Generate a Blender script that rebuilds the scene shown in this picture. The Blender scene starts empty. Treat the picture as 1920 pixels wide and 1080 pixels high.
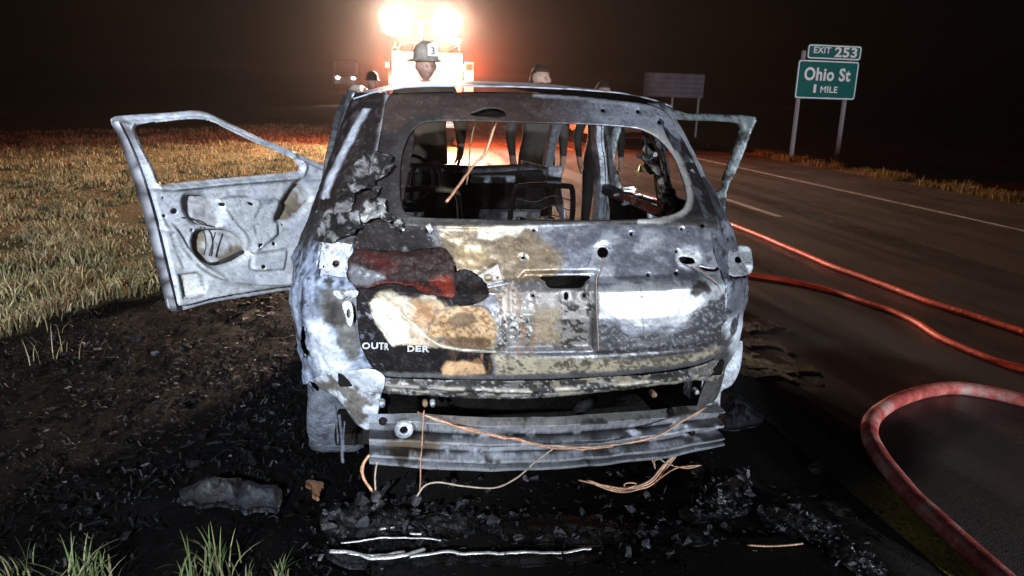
import bpy, bmesh, math, random
import numpy as np
from mathutils import Vector, Matrix, Euler

R = math.radians
rng = np.random.default_rng(7)
random.seed(7)
SC = bpy.context.scene
COL = SC.collection

# ------------------------------------------------------------------ camera
# world frame: X to the right across the road, Y along the road, origin on the
# ground under the middle of the wreck's rear.
FPX = 1420.0                                   # focal length in photo pixels (1920 wide)
CAM = np.array([-0.5755, -2.474, 1.606])
YAW, PITCH, ROLL = R(10.161), R(14.51), R(1.81)
_F = np.array([math.sin(YAW) * math.cos(PITCH), math.cos(YAW) * math.cos(PITCH), -math.sin(PITCH)])
_R0 = np.array([math.cos(YAW), -math.sin(YAW), 0.0])
_U0 = np.cross(_R0, _F)
_R = _R0 * math.cos(ROLL) + _U0 * math.sin(ROLL)
_U = _U0 * math.cos(ROLL) - _R0 * math.sin(ROLL)
cd = bpy.data.cameras.new('camera')
cam = bpy.data.objects.new('camera', cd)
COL.objects.link(cam)
cam.matrix_world = Matrix(((_R[0], _U[0], -_F[0], CAM[0]), (_R[1], _U[1], -_F[1], CAM[1]),
                           (_R[2], _U[2], -_F[2], CAM[2]), (0, 0, 0, 1)))
cd.sensor_width = 36.0
cd.lens = 36.0 * FPX / 1920.0
cd.clip_start = 0.05
cd.clip_end = 1200.0
SC.camera = cam

# ------------------------------------------------------------------ world, sun, exposure
W = bpy.data.worlds.new('World')
SC.world = W
W.use_nodes = True
wn = W.node_tree
sky = wn.nodes.new('ShaderNodeTexSky')
sky.sky_type = 'NISHITA'
sky.sun_disc = False
sky.sun_elevation = R(2.0)
sky.sun_rotation = R(200.0)
wn.nodes['Background'].inputs['Strength'].default_value = 0.00035
wn.links.new(sky.outputs[0], wn.nodes['Background'].inputs['Color'])
SC.view_settings.view_transform = 'Standard'
SC.view_settings.look = 'None'
SC.view_settings.exposure = 0.0
SC.view_settings.gamma = 1.0
SC.view_settings.use_curve_mapping = False
SC.render.engine = 'CYCLES'
SC.cycles.use_denoising = True
SC.cycles.max_bounces = 6
SC.cycles.diffuse_bounces = 3
SC.cycles.glossy_bounces = 3
SC.cycles.volume_bounces = 0
SC.cycles.volume_step_rate = 3.0
SC.cycles.volume_max_steps = 96
SC.cycles.use_light_tree = True
SC.cycles.sample_clamp_indirect = 4.0
SC.cycles.sample_clamp_direct = 0.0


def lamp(name, typ, loc, aim, energy, color, size=0.1, parent=None, **kw):
    ld = bpy.data.lights.new(name, typ)
    ld.energy = energy
    ld.color = color
    if typ == 'AREA':
        ld.size = size
        if 'size_y' in kw:
            ld.shape = 'RECTANGLE'
            ld.size_y = kw['size_y']
    elif typ != 'SUN':
        ld.shadow_soft_size = size
    if typ == 'SPOT':
        ld.spot_size = R(kw.get('cone', 60))
        ld.spot_blend = kw.get('blend', 0.5)
    if typ == 'SUN':
        ld.angle = R(kw.get('angle', 0.5))
    o = bpy.data.objects.new(name, ld)
    COL.objects.link(o)
    d = Vector(aim) - Vector(loc)
    o.rotation_euler = d.to_track_quat('-Z', 'Y').to_euler()
    o.location = loc
    if parent is not None:
        o.parent = parent
        o.matrix_parent_inverse = Matrix.Translation(parent.location).inverted()
    return o


# faint moon, the work lamp of the crew behind the photographer, the headlamps of the
# vehicle standing behind, and an added beam in place of the signs' retroreflection
lamp('moon_sun', 'SUN', (0, 0, 30), (6, 11, 0), 0.004, (0.8, 0.85, 1.0), angle=0.5)
lamp('work_lamp', 'SPOT', (-2.6, -7.6, 3.4), (-2.5, 2.3, 0.85), 9200, (0.84, 0.92, 1.0), size=0.09, cone=42, blend=0.8)
for hx in (3.9, 5.4):
    lamp('headlamp', 'SPOT', (hx, -8.2, 0.86), (-0.6, 1.6, 0.95), 2200, (0.86, 0.93, 1.0), size=0.09, cone=50, blend=0.7)
lamp('sign_fill_beam', 'SPOT', (6.0, -13.0, 1.2), (18.4, 31.0, 2.7), 40000, (0.80, 0.90, 1.0), size=0.08, cone=11, blend=0.5)

# ------------------------------------------------------------------ projection helpers
def project(P):
    d = np.asarray(P, float) - CAM
    z = d @ _F
    return 960 + FPX * (d @ _R) / z, 540 - FPX * (d @ _U) / z


def rays(px, py):
    px = np.asarray(px, float)
    py = np.asarray(py, float)
    return _F + ((px - 960) / FPX)[..., None] * _R - ((py - 540) / FPX)[..., None] * _U


def on_z(px, py, z=0.0):
    d = rays(px, py)
    return CAM + d * ((z - CAM[2]) / d[..., 2])[..., None]


def on_y(px, py, y):
    d = rays(px, py)
    return CAM + d * ((y - CAM[1]) / d[..., 1])[..., None]


def on_plane(px, py, p0, n):
    d = rays(px, py)
    return CAM + d * (((np.asarray(p0) - CAM) @ n) / (d @ n))[..., None]


# ------------------------------------------------------------------ numpy noise
def _hash(ix, iy, iz, seed):
    h = (ix.astype(np.int64) * 374761393 + iy.astype(np.int64) * 668265263 + iz.astype(np.int64) * 2147483647 + seed * 1274126177) & 0xFFFFFFFF
    h = ((h ^ (h >> 13)) * 1274126177) & 0xFFFFFFFF
    h = h ^ (h >> 16)
    return (h & 0xFFFFFF) / float(0xFFFFFF)


def vnoise(p, seed=0):
    p = np.asarray(p, float)
    i = np.floor(p).astype(np.int64)
    f = p - i
    u = f * f * (3 - 2 * f)
    r = 0
    for dx in (0, 1):
        for dy in (0, 1):
            for dz in (0, 1):
                w = (u[:, 0] if dx else 1 - u[:, 0]) * (u[:, 1] if dy else 1 - u[:, 1]) * (u[:, 2] if dz else 1 - u[:, 2])
                r = r + w * _hash(i[:, 0] + dx, i[:, 1] + dy, i[:, 2] + dz, seed)
    return r


def fbm(p, scale, octaves=4, seed=0, gain=0.5):
    p = np.asarray(p, float) * scale
    a, s, r = 1.0, 0.0, 0
    for k in range(octaves):
        r = r + a * vnoise(p + 17.3 * k, seed + k * 31)
        s += a
        a *= gain
        p = p * 2.03
    return r / s


def sstep(a, b, x):
    t = np.clip((x - a) / (b - a), 0, 1)
    return t * t * (3 - 2 * t)


def in_poly(px, py, poly):
    poly = np.asarray(poly, float)
    x0, y0 = poly[:, 0], poly[:, 1]
    x1, y1 = np.roll(x0, -1), np.roll(y0, -1)
    c = np.zeros(px.shape, bool)
    for a, b, e, f in zip(x0, y0, x1, y1):
        if b == f:
            continue
        m = (b > py) != (f > py)
        c ^= m & (px < (e - a) * (py - b) / (f - b) + a)
    return c


def near_poly(px, py, poly):
    """closest point on a closed polygon's outline, and its distance"""
    poly = np.asarray(poly, float)
    best = np.full(px.shape, 1e18)
    bx, by = px.copy(), py.copy()
    for (a, b), (e, f) in zip(poly, np.roll(poly, -1, 0)):
        dx, dy = e - a, f - b
        L = dx * dx + dy * dy
        if L < 1e-12:
            continue
        t = np.clip(((px - a) * dx + (py - b) * dy) / L, 0, 1)
        qx, qy = a + t * dx, b + t * dy
        d = (px - qx) ** 2 + (py - qy) ** 2
        m = d < best
        best[m] = d[m]
        bx[m] = qx[m]
        by[m] = qy[m]
    return bx, by, np.sqrt(best)


def smooth_poly(pts, n=4):
    pts = np.asarray(pts, float)
    out = []
    m = len(pts)
    for i in range(m):
        p0, p1, p2, p3 = pts[i - 1], pts[i], pts[(i + 1) % m], pts[(i + 2) % m]
        for k in range(n):
            t = k / n
            out.append(0.5 * ((2 * p1) + (-p0 + p2) * t + (2 * p0 - 5 * p1 + 4 * p2 - p3) * t * t + (-p0 + 3 * p1 - 3 * p2 + p3) * t ** 3))
    return np.array(out)


def smooth_line(pts, n=6):
    pts = np.asarray(pts, float)
    ext = np.vstack([2 * pts[0] - pts[1], pts, 2 * pts[-1] - pts[-2]])
    out = []
    for i in range(1, len(ext) - 2):
        p0, p1, p2, p3 = ext[i - 1], ext[i], ext[i + 1], ext[i + 2]
        for k in range(n):
            t = k / n
            out.append(0.5 * ((2 * p1) + (-p0 + p2) * t + (2 * p0 - 5 * p1 + 4 * p2 - p3) * t * t + (-p0 + 3 * p1 - 3 * p2 + p3) * t ** 3))
    out.append(pts[-1])
    return np.array(out)


def blob(px, py, poly, soft=10.0, nz=None, amp=0.0):
    """1 inside a traced stain, 0 outside, with a ragged edge"""
    _, _, d = near_poly(px, py, poly)
    s = np.where(in_poly(px, py, poly), d, -d)
    if nz is not None:
        s = s + (nz - 0.5) * 2 * amp
    return sstep(-soft, soft, s)


# ------------------------------------------------------------------ object helpers
def empty(name, loc, label=None, cat=None, group=None, kind=None):
    o = bpy.data.objects.new(name, None)
    o.location = loc
    o.empty_display_size = 0.1
    COL.objects.link(o)
    tag(o, label, cat, group, kind)
    return o


def tag(o, label=None, cat=None, group=None, kind=None):
    for k, v in (('label', label), ('category', cat), ('group', group), ('kind', kind)):
        if v:
            o[k] = v
    return o


def world_loc(o):
    v = Vector((0, 0, 0))
    while o is not None:
        v = v + o.location
        o = o.parent
    return v


def link(name, me, mat=None, parent=None):
    """mesh data is in world coordinates; a parent is an unrotated Empty or mesh"""
    o = bpy.data.objects.new(name, me)
    COL.objects.link(o)
    if mat is not None:
        for m in (mat if isinstance(mat, (list, tuple)) else [mat]):
            me.materials.append(m)
    if parent is not None:
        o.parent = parent
        off = world_loc(parent)
        if off.length > 0:
            me.transform(Matrix.Translation(-off))
    return o


def mesh_np(name, V, F, col=None, prm=None, smooth=True):
    V = np.asarray(V, np.float32)
    F = np.asarray(F, np.int32)
    me = bpy.data.meshes.new(name)
    nv, nf, k = len(V), len(F), F.shape[1]
    me.vertices.add(nv)
    me.vertices.foreach_set('co', V.ravel())
    me.loops.add(nf * k)
    me.loops.foreach_set('vertex_index', F.ravel())
    me.polygons.add(nf)
    me.polygons.foreach_set('loop_start', np.arange(0, nf * k, k, dtype=np.int32))
    me.polygons.foreach_set('use_smooth', np.full(nf, smooth, bool))
    me.update(calc_edges=True)
    me.validate()
    for nm, arr in (('Col', col), ('Prm', prm)):
        if arr is not None:
            a = me.color_attributes.new(nm, 'FLOAT_COLOR', 'POINT')
            d = np.ones((nv, 4), np.float32)
            d[:, :3] = arr
            a.data.foreach_set('color', d.ravel())
    return me


def thicken(o, t, offset=1.0, inner=None):
    m = o.modifiers.new('sheet', 'SOLIDIFY')
    m.thickness = t
    m.offset = offset
    if inner is not None:
        o.data.materials.append(inner)
        m.material_offset = len(o.data.materials) - 1
    return o


class MB:
    """collects simple shapes; build() links them as one mesh object"""

    def __init__(self):
        self.bm = bmesh.new()

    def box(self, c, s, rot=None, bevel=0.0):
        r = bmesh.ops.create_cube(self.bm, size=1.0)
        vs = r['verts']
        bmesh.ops.scale(self.bm, vec=s, verts=vs)
        if bevel > 0:
            es = list({e for v in vs for e in v.link_edges})
            q = bmesh.ops.bevel(self.bm, geom=es, offset=bevel, segments=2, affect='EDGES', profile=0.5)
            vs = list({v for f in q['faces'] for v in f.verts} | {v for v in vs if v.is_valid})
        m = Matrix.Translation(c) @ (rot.to_4x4() if rot is not None else Matrix.Identity(4))
        bmesh.ops.transform(self.bm, matrix=m, verts=vs)
        return self

    def tube(self, pts, r, n=8, cap=True, flat=1.0, up=None):
        pts = [Vector(p) for p in pts]
        rr = r if isinstance(r, (list, tuple, np.ndarray)) else [r] * len(pts)
        rings = []
        prev = None
        for i, p in enumerate(pts):
            t = (pts[min(i + 1, len(pts) - 1)] - pts[max(i - 1, 0)])
            t = t.normalized() if t.length > 1e-9 else Vector((0, 0, 1))
            if up is not None:
                a = Vector(up)
            elif prev is None:
                a = Vector((0, 0, 1)) if abs(t.z) < 0.9 else Vector((1, 0, 0))
            else:
                a = prev
            b = (a - t * a.dot(t))
            b = b.normalized() if b.length > 1e-6 else t.orthogonal().normalized()
            prev = b
            c = t.cross(b)
            rings.append([self.bm.verts.new(p + (b * math.cos(2 * math.pi * k / n) * flat + c * math.sin(2 * math.pi * k / n)) * float(rr[i])) for k in range(n)])
        for q, w in zip(rings, rings[1:]):
            for k in range(n):
                f = self.bm.faces.new((q[k], q[(k + 1) % n], w[(k + 1) % n], w[k]))
                f.smooth = True
        if cap:
            self.bm.faces.new(rings[0][::-1])
            self.bm.faces.new(rings[-1])
        return self

    def cyl(self, a, b, r, n=16, r2=None):
        return self.tube([a, b], [r, r if r2 is None else r2], n)

    def ball(self, c, s, seg=12, rings=8):
        r = bmesh.ops.create_uvsphere(self.bm, u_segments=seg, v_segments=rings, radius=1.0)
        bmesh.ops.scale(self.bm, vec=s if hasattr(s, '__len__') else (s, s, s), verts=r['verts'])
        bmesh.ops.translate(self.bm, vec=c, verts=r['verts'])
        for v in r['verts']:
            for f in v.link_faces:
                f.smooth = True
        return self

    def poly(self, pts, ext=None):
        vs = [self.bm.verts.new(p) for p in pts]
        f = self.bm.faces.new(vs)
        if ext is not None:
            q = bmesh.ops.extrude_face_region(self.bm, geom=[f])
            bmesh.ops.translate(self.bm, vec=ext, verts=[v for v in q['geom'] if isinstance(v, bmesh.types.BMVert)])
        return self

    def revolve(self, prof, c, axis='X', n=32):
        """prof: (radius, along) pairs"""
        rings = []
        for r_, h in prof:
            ring = []
            for k in range(n):
                a = 2 * math.pi * k / n
                u, v = r_ * math.cos(a), r_ * math.sin(a)
                p = {'X': (h, u, v), 'Y': (u, h, v), 'Z': (u, v, h)}[axis]
                ring.append(self.bm.verts.new((c[0] + p[0], c[1] + p[1], c[2] + p[2])))
            rings.append(ring)
        for q, w in zip(rings, rings[1:]):
            for k in range(n):
                f = self.bm.faces.new((q[k], q[(k + 1) % n], w[(k + 1) % n], w[k]))
                f.smooth = True
        return self

    def build(self, name, mat, parent=None, jitter=0.0, seed=1):
        bmesh.ops.recalc_face_normals(self.bm, faces=self.bm.faces)
        me = bpy.data.meshes.new(name)
        self.bm.to_mesh(me)
        self.bm.free()
        if jitter > 0 and len(me.vertices):
            co = np.zeros(len(me.vertices) * 3, np.float32)
            me.vertices.foreach_get('co', co)
            co = co.reshape(-1, 3)
            for k in range(3):
                co[:, k] += (fbm(co, 9.0, 3, seed + k * 7) - 0.5) * 2 * jitter
            me.vertices.foreach_set('co', co.ravel())
            me.update()
        return link(name, me, mat, parent)


# ------------------------------------------------------------------ materials
def newmat(name):
    m = bpy.data.materials.new(name)
    m.use_nodes = True
    return m, m.node_tree, m.node_tree.nodes['Principled BSDF']


def nd(nt, typ, **kw):
    n = nt.nodes.new(typ)
    for k, v in kw.items():
        if k in n.inputs.keys():
            n.inputs[k].default_value = v
        else:
            setattr(n, k, v)
    return n


def ramp(nt, fac, stops):
    r = nt.nodes.new('ShaderNodeValToRGB')
    el = r.color_ramp.elements
    while len(el) < len(stops):
        el.new(0.5)
    for e, (p, c) in zip(el, stops):
        e.position = p
        e.color = c if len(c) == 4 else (*c, 1)
    nt.links.new(fac, r.inputs['Fac'])
    return r.outputs['Color']


def mixrgb(nt, a, b, fac, mode='MIX'):
    m = nt.nodes.new('ShaderNodeMix')
    m.data_type = 'RGBA'
    m.blend_type = mode
    for s, v in ((0, fac), (6, a), (7, b)):
        if hasattr(v, 'is_output'):
            nt.links.new(v, m.inputs[s])
        else:
            m.inputs[s].default_value = v if s == 0 or len(v) == 4 else (*v, 1)
    return m.outputs[2]


def plain(name, c, rough=0.6, metal=0.0, var=0.25, scale=8.0, bump=0.0, c2=None, bscale=None, spec=None):
    """a surface with procedural unevenness in tone and gloss"""
    m, nt, b = newmat(name)
    tc = nd(nt, 'ShaderNodeTexCoord')
    n = nd(nt, 'ShaderNodeTexNoise', Scale=scale, Detail=6.0, Roughness=0.65)
    nt.links.new(tc.outputs['Object'], n.inputs['Vector'])
    lo = tuple(x * (1 - var) for x in c)
    hi = c2 if c2 is not None else tuple(min(1, x * (1 + var)) for x in c)
    nt.links.new(ramp(nt, n.outputs['Fac'], [(0.32, lo), (0.68, hi)]), b.inputs['Base Color'])
    b.inputs['Roughness'].default_value = rough
    b.inputs['Metallic'].default_value = metal
    if spec is not None:
        b.inputs['Specular IOR Level'].default_value = spec
    if bump > 0:
        n2 = nd(nt, 'ShaderNodeTexNoise', Scale=bscale or scale * 3, Detail=5.0)
        nt.links.new(tc.outputs['Object'], n2.inputs['Vector'])
        bp = nd(nt, 'ShaderNodeBump', Strength=bump, Distance=0.02)
        nt.links.new(n2.outputs['Fac'], bp.inputs['Height'])
        nt.links.new(bp.outputs[0], b.inputs['Normal'])
    return m


def glow(name, c, strength):
    m, nt, b = newmat(name)
    b.inputs['Base Color'].default_value = (*c, 1)
    b.inputs['Emission Color'].default_value = (*c, 1)
    b.inputs['Emission Strength'].default_value = strength
    return m


def attr_mat(name, dscale=60.0, bump=0.25, damp=0.35, spec=0.5, spec_lo=0.05):
    """colour from 'Col', roughness / metalness / pitting from 'Prm' stored on the mesh"""
    m, nt, b = newmat(name)
    tc = nd(nt, 'ShaderNodeTexCoord')
    col = nd(nt, 'ShaderNodeAttribute', attribute_name='Col')
    bw = nd(nt, 'ShaderNodeRGBToBW')
    nt.links.new(col.outputs['Color'], bw.inputs[0])
    mr_ = nd(nt, 'ShaderNodeMapRange')
    for i_, v_ in ((1, 0.004), (2, 0.12), (3, spec_lo), (4, spec)):
        mr_.inputs[i_].default_value = v_
    nt.links.new(bw.outputs[0], mr_.inputs[0])
    nt.links.new(mr_.outputs[0], b.inputs['Specular IOR Level'])
    prm = nd(nt, 'ShaderNodeAttribute', attribute_name='Prm')
    sp = nd(nt, 'ShaderNodeSeparateColor')
    nt.links.new(prm.outputs['Color'], sp.inputs[0])
    n = nd(nt, 'ShaderNodeTexNoise', Scale=dscale, Detail=7.0, Roughness=0.7)
    nt.links.new(tc.outputs['Object'], n.inputs['Vector'])
    k = ramp(nt, n.outputs['Fac'], [(0.30, (1 - damp,) * 3), (0.70, (1 + 0.5 * damp,) * 3)])
    nt.links.new(mixrgb(nt, col.outputs['Color'], k, 1.0, 'MULTIPLY'), b.inputs['Base Color'])
    ad = nd(nt, 'ShaderNodeMath', operation='MULTIPLY_ADD')
    nt.links.new(n.outputs['Fac'], ad.inputs[0])
    ad.inputs[1].default_value = 0.3
    sb = nd(nt, 'ShaderNodeMath', operation='SUBTRACT')
    nt.links.new(sp.outputs[0], sb.inputs[0])
    sb.inputs[1].default_value = 0.15
    nt.links.new(sb.outputs[0], ad.inputs[2])
    nt.links.new(ad.outputs[0], b.inputs['Roughness'])
    nt.links.new(sp.outputs[1], b.inputs['Metallic'])
    n2 = nd(nt, 'ShaderNodeTexNoise', Scale=dscale * 1.7, Detail=5.0, Roughness=0.6)
    nt.links.new(tc.outputs['Object'], n2.inputs['Vector'])
    bp = nd(nt, 'ShaderNodeBump', Distance=0.006)
    ms = nd(nt, 'ShaderNodeMath', operation='MULTIPLY')
    nt.links.new(sp.outputs[2], ms.inputs[0])
    ms.inputs[1].default_value = bump
    nt.links.new(ms.outputs[0], bp.inputs['Strength'])
    nt.links.new(n2.outputs['Fac'], bp.inputs['Height'])
    nt.links.new(bp.outputs[0], b.inputs['Normal'])
    return m


M_SCORCH = attr_mat('scorched_sheet_metal', 120.0, 0.18, 0.22)
M_SOOT = plain('soot', (0.007, 0.006, 0.006), 0.8, 0, 0.5, 20, 0.5, spec=0.08)
M_CHAR = plain('charred_plastic', (0.016, 0.017, 0.020), 0.42, 0, 0.5, 14, 0.9)
M_WIRE = plain('bare_copper_wire', (0.42, 0.20, 0.11), 0.5, 0.35, 0.45, 40, 0.2, c2=(0.62, 0.38, 0.26))
M_WIREP = plain('scorched_wire', (0.38, 0.30, 0.24), 0.6, 0.2, 0.4, 50, 0.2)
M_GREYM = plain('heat_greyed_steel', (0.26, 0.28, 0.33), 0.45, 0.35, 0.45, 22, 0.4, c2=(0.50, 0.53, 0.60))
M_DARKM = plain('sooty_steel', (0.025, 0.025, 0.029), 0.55, 0.3, 0.6, 18, 0.5, c2=(0.09, 0.09, 0.10), spec=0.15)
M_RUST = plain('rusted_steel', (0.16, 0.085, 0.045), 0.7, 0.15, 0.5, 16, 0.5, c2=(0.33, 0.21, 0.12))
M_WHITE = plain('white_paint', (0.78, 0.78, 0.77), 0.35, 0, 0.05, 4)
M_GALV = plain('galvanised_steel', (0.33, 0.33, 0.35), 0.5, 0.5, 0.25, 10)
M_RUBBER = plain('rubber', (0.02, 0.02, 0.02), 0.7, 0, 0.4, 20, 0.4)
FLOOD, REDP, HAZE_D, HAZE_G = 2300.0, 420.0, 0.00035, 0.70

# ================================================================== THE SETTING
# ---- burn area, road limits
ROAD_L, ROAD_R = -0.62, 10.35
BURN = on_z(np.array([-140, 60, 190, 330, 430, 560, 600, 1360, 1440, 1560, 1690, 1690, 1610, 1550, 1625, 1720, 1500, 900, 500, 200, -140]),
            np.array([672, 612, 572, 536, 500, 450, 400, 560, 735, 745, 800, 880, 930, 960, 1055, 1300, 1300, 1400, 1300, 1150, 1180]))[:, :2]


def burn_mask(x, y, z0=0):
    P = np.stack([x, y, np.zeros_like(x)], 1)
    _, _, d = near_poly(x, y, BURN)
    s = np.where(in_poly(x, y, BURN), d, -d)
    return sstep(-0.20, 0.02, s + (fbm(P, 1.6, 4, 5) - 0.5) * 0.6)


def terrain_z(x, y):
    x = np.asarray(x, float)
    y = np.asarray(y, float)
    P = np.stack([x.ravel(), y.ravel(), np.zeros(x.size)], 1)
    n = (fbm(P, 0.35, 3, 3) - 0.5).reshape(x.shape)
    left = sstep(-0.6, -9.0, x)
    right = sstep(10.9, 17.0, x)
    z = -0.02 - 0.35 * left * sstep(-2, -12, x) * (1 - sstep(-14, -40, x)) + 0.25 * n * left - 1.25 * right
    z = z + 0.12 * n * right
    return z


def ground_mat():
    m, nt, b = newmat('median_ground')
    tc = nd(nt, 'ShaderNodeTexCoord')
    n1 = nd(nt, 'ShaderNodeTexNoise', Scale=0.5, Detail=6.0, Roughness=0.6)
    n2 = nd(nt, 'ShaderNodeTexNoise', Scale=14.0, Detail=6.0, Roughness=0.75)
    for n in (n1, n2):
        nt.links.new(tc.outputs['Object'], n.inputs['Vector'])
    dry = ramp(nt, n1.outputs['Fac'], [(0.3, (0.10, 0.080, 0.040)), (0.5, (0.20, 0.155, 0.075)), (0.7, (0.14, 0.13, 0.055))])
    dry = mixrgb(nt, dry, ramp(nt, n2.outputs['Fac'], [(0.3, (0.35,) * 3), (0.7, (1.3,) * 3)]), 1.0, 'MULTIPLY')
    at = nd(nt, 'ShaderNodeAttribute', attribute_name='Col')
    sp = nd(nt, 'ShaderNodeSeparateColor')
    nt.links.new(at.outputs['Color'], sp.inputs[0])
    burnt = ramp(nt, n2.outputs['Fac'], [(0.35, (0.002, 0.0018, 0.0018)), (0.60, (0.003, 0.0028, 0.003)), (0.76, (0.009, 0.0088, 0.009))])
    nt.links.new(mixrgb(nt, dry, burnt, sp.outputs[0]), b.inputs['Base Color'])
    rg = ramp(nt, n2.outputs['Fac'], [(0.35, (0.5,) * 3), (0.6, (0.85,) * 3)])
    nt.links.new(mixrgb(nt, (0.9, 0.9, 0.9), rg, sp.outputs[0]), b.inputs['Roughness'])
    b.inputs['Specular IOR Level'].default_value = 0.03
    bp = nd(nt, 'ShaderNodeBump', Strength=0.6, Distance=0.03)
    nt.links.new(n2.outputs['Fac'], bp.inputs['Height'])
    nt.links.new(bp.outputs[0], b.inputs['Normal'])
    return m


M_GROUND = ground_mat()


def axis_pts(lo, hi, c, fine, grow, cap):
    out = [c]
    s = fine
    p = c
    while p < hi:
        p += s
        s = min(s * grow, cap)
        out.append(min(p, hi))
    s, p = fine, c
    left = []
    while p > lo:
        p -= s
        s = min(s * grow, cap)
        left.append(max(p, lo))
    return np.array(sorted(set(left)) + out)


gx = axis_pts(-260, 260, -1.5, 0.05, 1.028, 12)
gy = axis_pts(-30, 420, 1.0, 0.05, 1.028, 12)
GX, GY = np.meshgrid(gx, gy)
bm_ = burn_mask(GX.ravel(), GY.ravel())
GZ = terrain_z(GX, GY).ravel()
PP = np.stack([GX.ravel(), GY.ravel(), np.zeros(GX.size)], 1)
near = (np.abs(GX.ravel() + 1) < 9) & (np.abs(GY.ravel() - 2) < 10)
rough = np.zeros(GX.size)
rough[near] = (fbm(PP[near], 7.0, 4, 11) - 0.5) * 0.055 * (0.4 + bm_[near])
GZ = GZ + np.where(GX.ravel() < -0.75, rough, 0)
GZ = np.where((GX.ravel() > ROAD_L + 0.05) & (GX.ravel() < ROAD_R - 0.05), -0.06, GZ)
nx, ny = len(gx), len(gy)
idx = np.arange(nx * ny).reshape(ny, nx)
FQ = np.stack([idx[:-1, :-1], idx[:-1, 1:], idx[1:, 1:], idx[1:, :-1]], -1).reshape(-1, 4)
ground = link('ground', mesh_np('ground', np.stack([GX.ravel(), GY.ravel(), GZ], 1), FQ, col=np.stack([bm_] * 3, 1)), M_GROUND)
tag(ground, 'dry grass median and verge with a scorched black patch', None, None, 'structure')


# ---- asphalt carriageway with its left shoulder under the wreck
def asphalt_mat():
    m, nt, b = newmat('asphalt')
    tc = nd(nt, 'ShaderNodeTexCoord')
    n1 = nd(nt, 'ShaderNodeTexNoise', Scale=0.8, Detail=5.0, Roughness=0.6)
    n2 = nd(nt, 'ShaderNodeTexNoise', Scale=55.0, Detail=4.0, Roughness=0.8)
    v = nd(nt, 'ShaderNodeTexVoronoi', Scale=190.0)
    st = nd(nt, 'ShaderNodeMapping')
    st.inputs['Scale'].default_value = (2.2, 0.12, 1)
    n3 = nd(nt, 'ShaderNodeTexNoise', Scale=1.0, Detail=4.0)
    nt.links.new(tc.outputs['Object'], st.inputs[0])
    nt.links.new(st.outputs[0], n3.inputs['Vector'])
    for n in (n1, n2, v):
        nt.links.new(tc.outputs['Object'], n.inputs['Vector'])
    c = ramp(nt, n1.outputs['Fac'], [(0.3, (0.050, 0.046, 0.042)), (0.7, (0.095, 0.088, 0.080))])
    c = mixrgb(nt, c, ramp(nt, n2.outputs['Fac'], [(0.35, (0.5,) * 3), (0.7, (1.5,) * 3)]), 1.0, 'MULTIPLY')
    c = mixrgb(nt, c, ramp(nt, n3.outputs['Fac'], [(0.35, (0.75,) * 3), (0.65, (1.2,) * 3)]), 1.0, 'MULTIPLY')
    at = nd(nt, 'ShaderNodeAttribute', attribute_name='Col')
    sp = nd(nt, 'ShaderNodeSeparateColor')
    nt.links.new(at.outputs['Color'], sp.inputs[0])
    soot = ramp(nt, n2.outputs['Fac'], [(0.3, (0.005, 0.005, 0.005)), (0.7, (0.016, 0.015, 0.015))])
    nt.links.new(mixrgb(nt, c, soot, sp.outputs[0]), b.inputs['Base Color'])
    wet = ramp(nt, n3.outputs['Fac'], [(0.42, (0.58,) * 3), (0.60, (0.26,) * 3)])
    nt.links.new(mixrgb(nt, wet, (0.7, 0.7, 0.7), sp.outputs[0]), b.inputs['Roughness'])
    nt.links.new(mixrgb(nt, (0.35, 0.35, 0.35), (0.08, 0.08, 0.08), sp.outputs[0]), b.inputs['Specular IOR Level'])
    bp = nd(nt, 'ShaderNodeBump', Strength=0.3, Distance=0.005)
    nt.links.new(v.outputs['Distance'], bp.inputs['Height'])
    nt.links.new(bp.outputs[0], b.inputs['Normal'])
    return m


M_ASPHALT = asphalt_mat()


def strip(name, x0, x1, y0, y1, z, mat, parent=None, sx=0.1, col=True, skew=0.0):
    xs = np.linspace(x0, x1, max(2, int((x1 - x0) / sx) + 1))
    ys = axis_pts(y0, y1, max(y0, min(y1, 0.5)), 0.08, 1.05, 8)
    A, B = np.meshgrid(xs, ys)
    A = A + skew * B
    n, k = len(xs), len(ys)
    ix = np.arange(n * k).reshape(k, n)
    f = np.stack([ix[:-1, :-1], ix[:-1, 1:], ix[1:, 1:], ix[1:, :-1]], -1).reshape(-1, 4)
    bmk = burn_mask(A.ravel(), B.ravel())
    return link(name, mesh_np(name, np.stack([A.ravel(), B.ravel(), np.full(A.size, z)], 1), f, col=np.stack([bmk] * 3, 1)), mat, parent)


road = strip('road', ROAD_L, ROAD_R, -28, 400, 0.0, M_ASPHALT)
tag(road, 'dark two lane asphalt carriageway with paved shoulders', None, None, 'structure')


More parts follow.
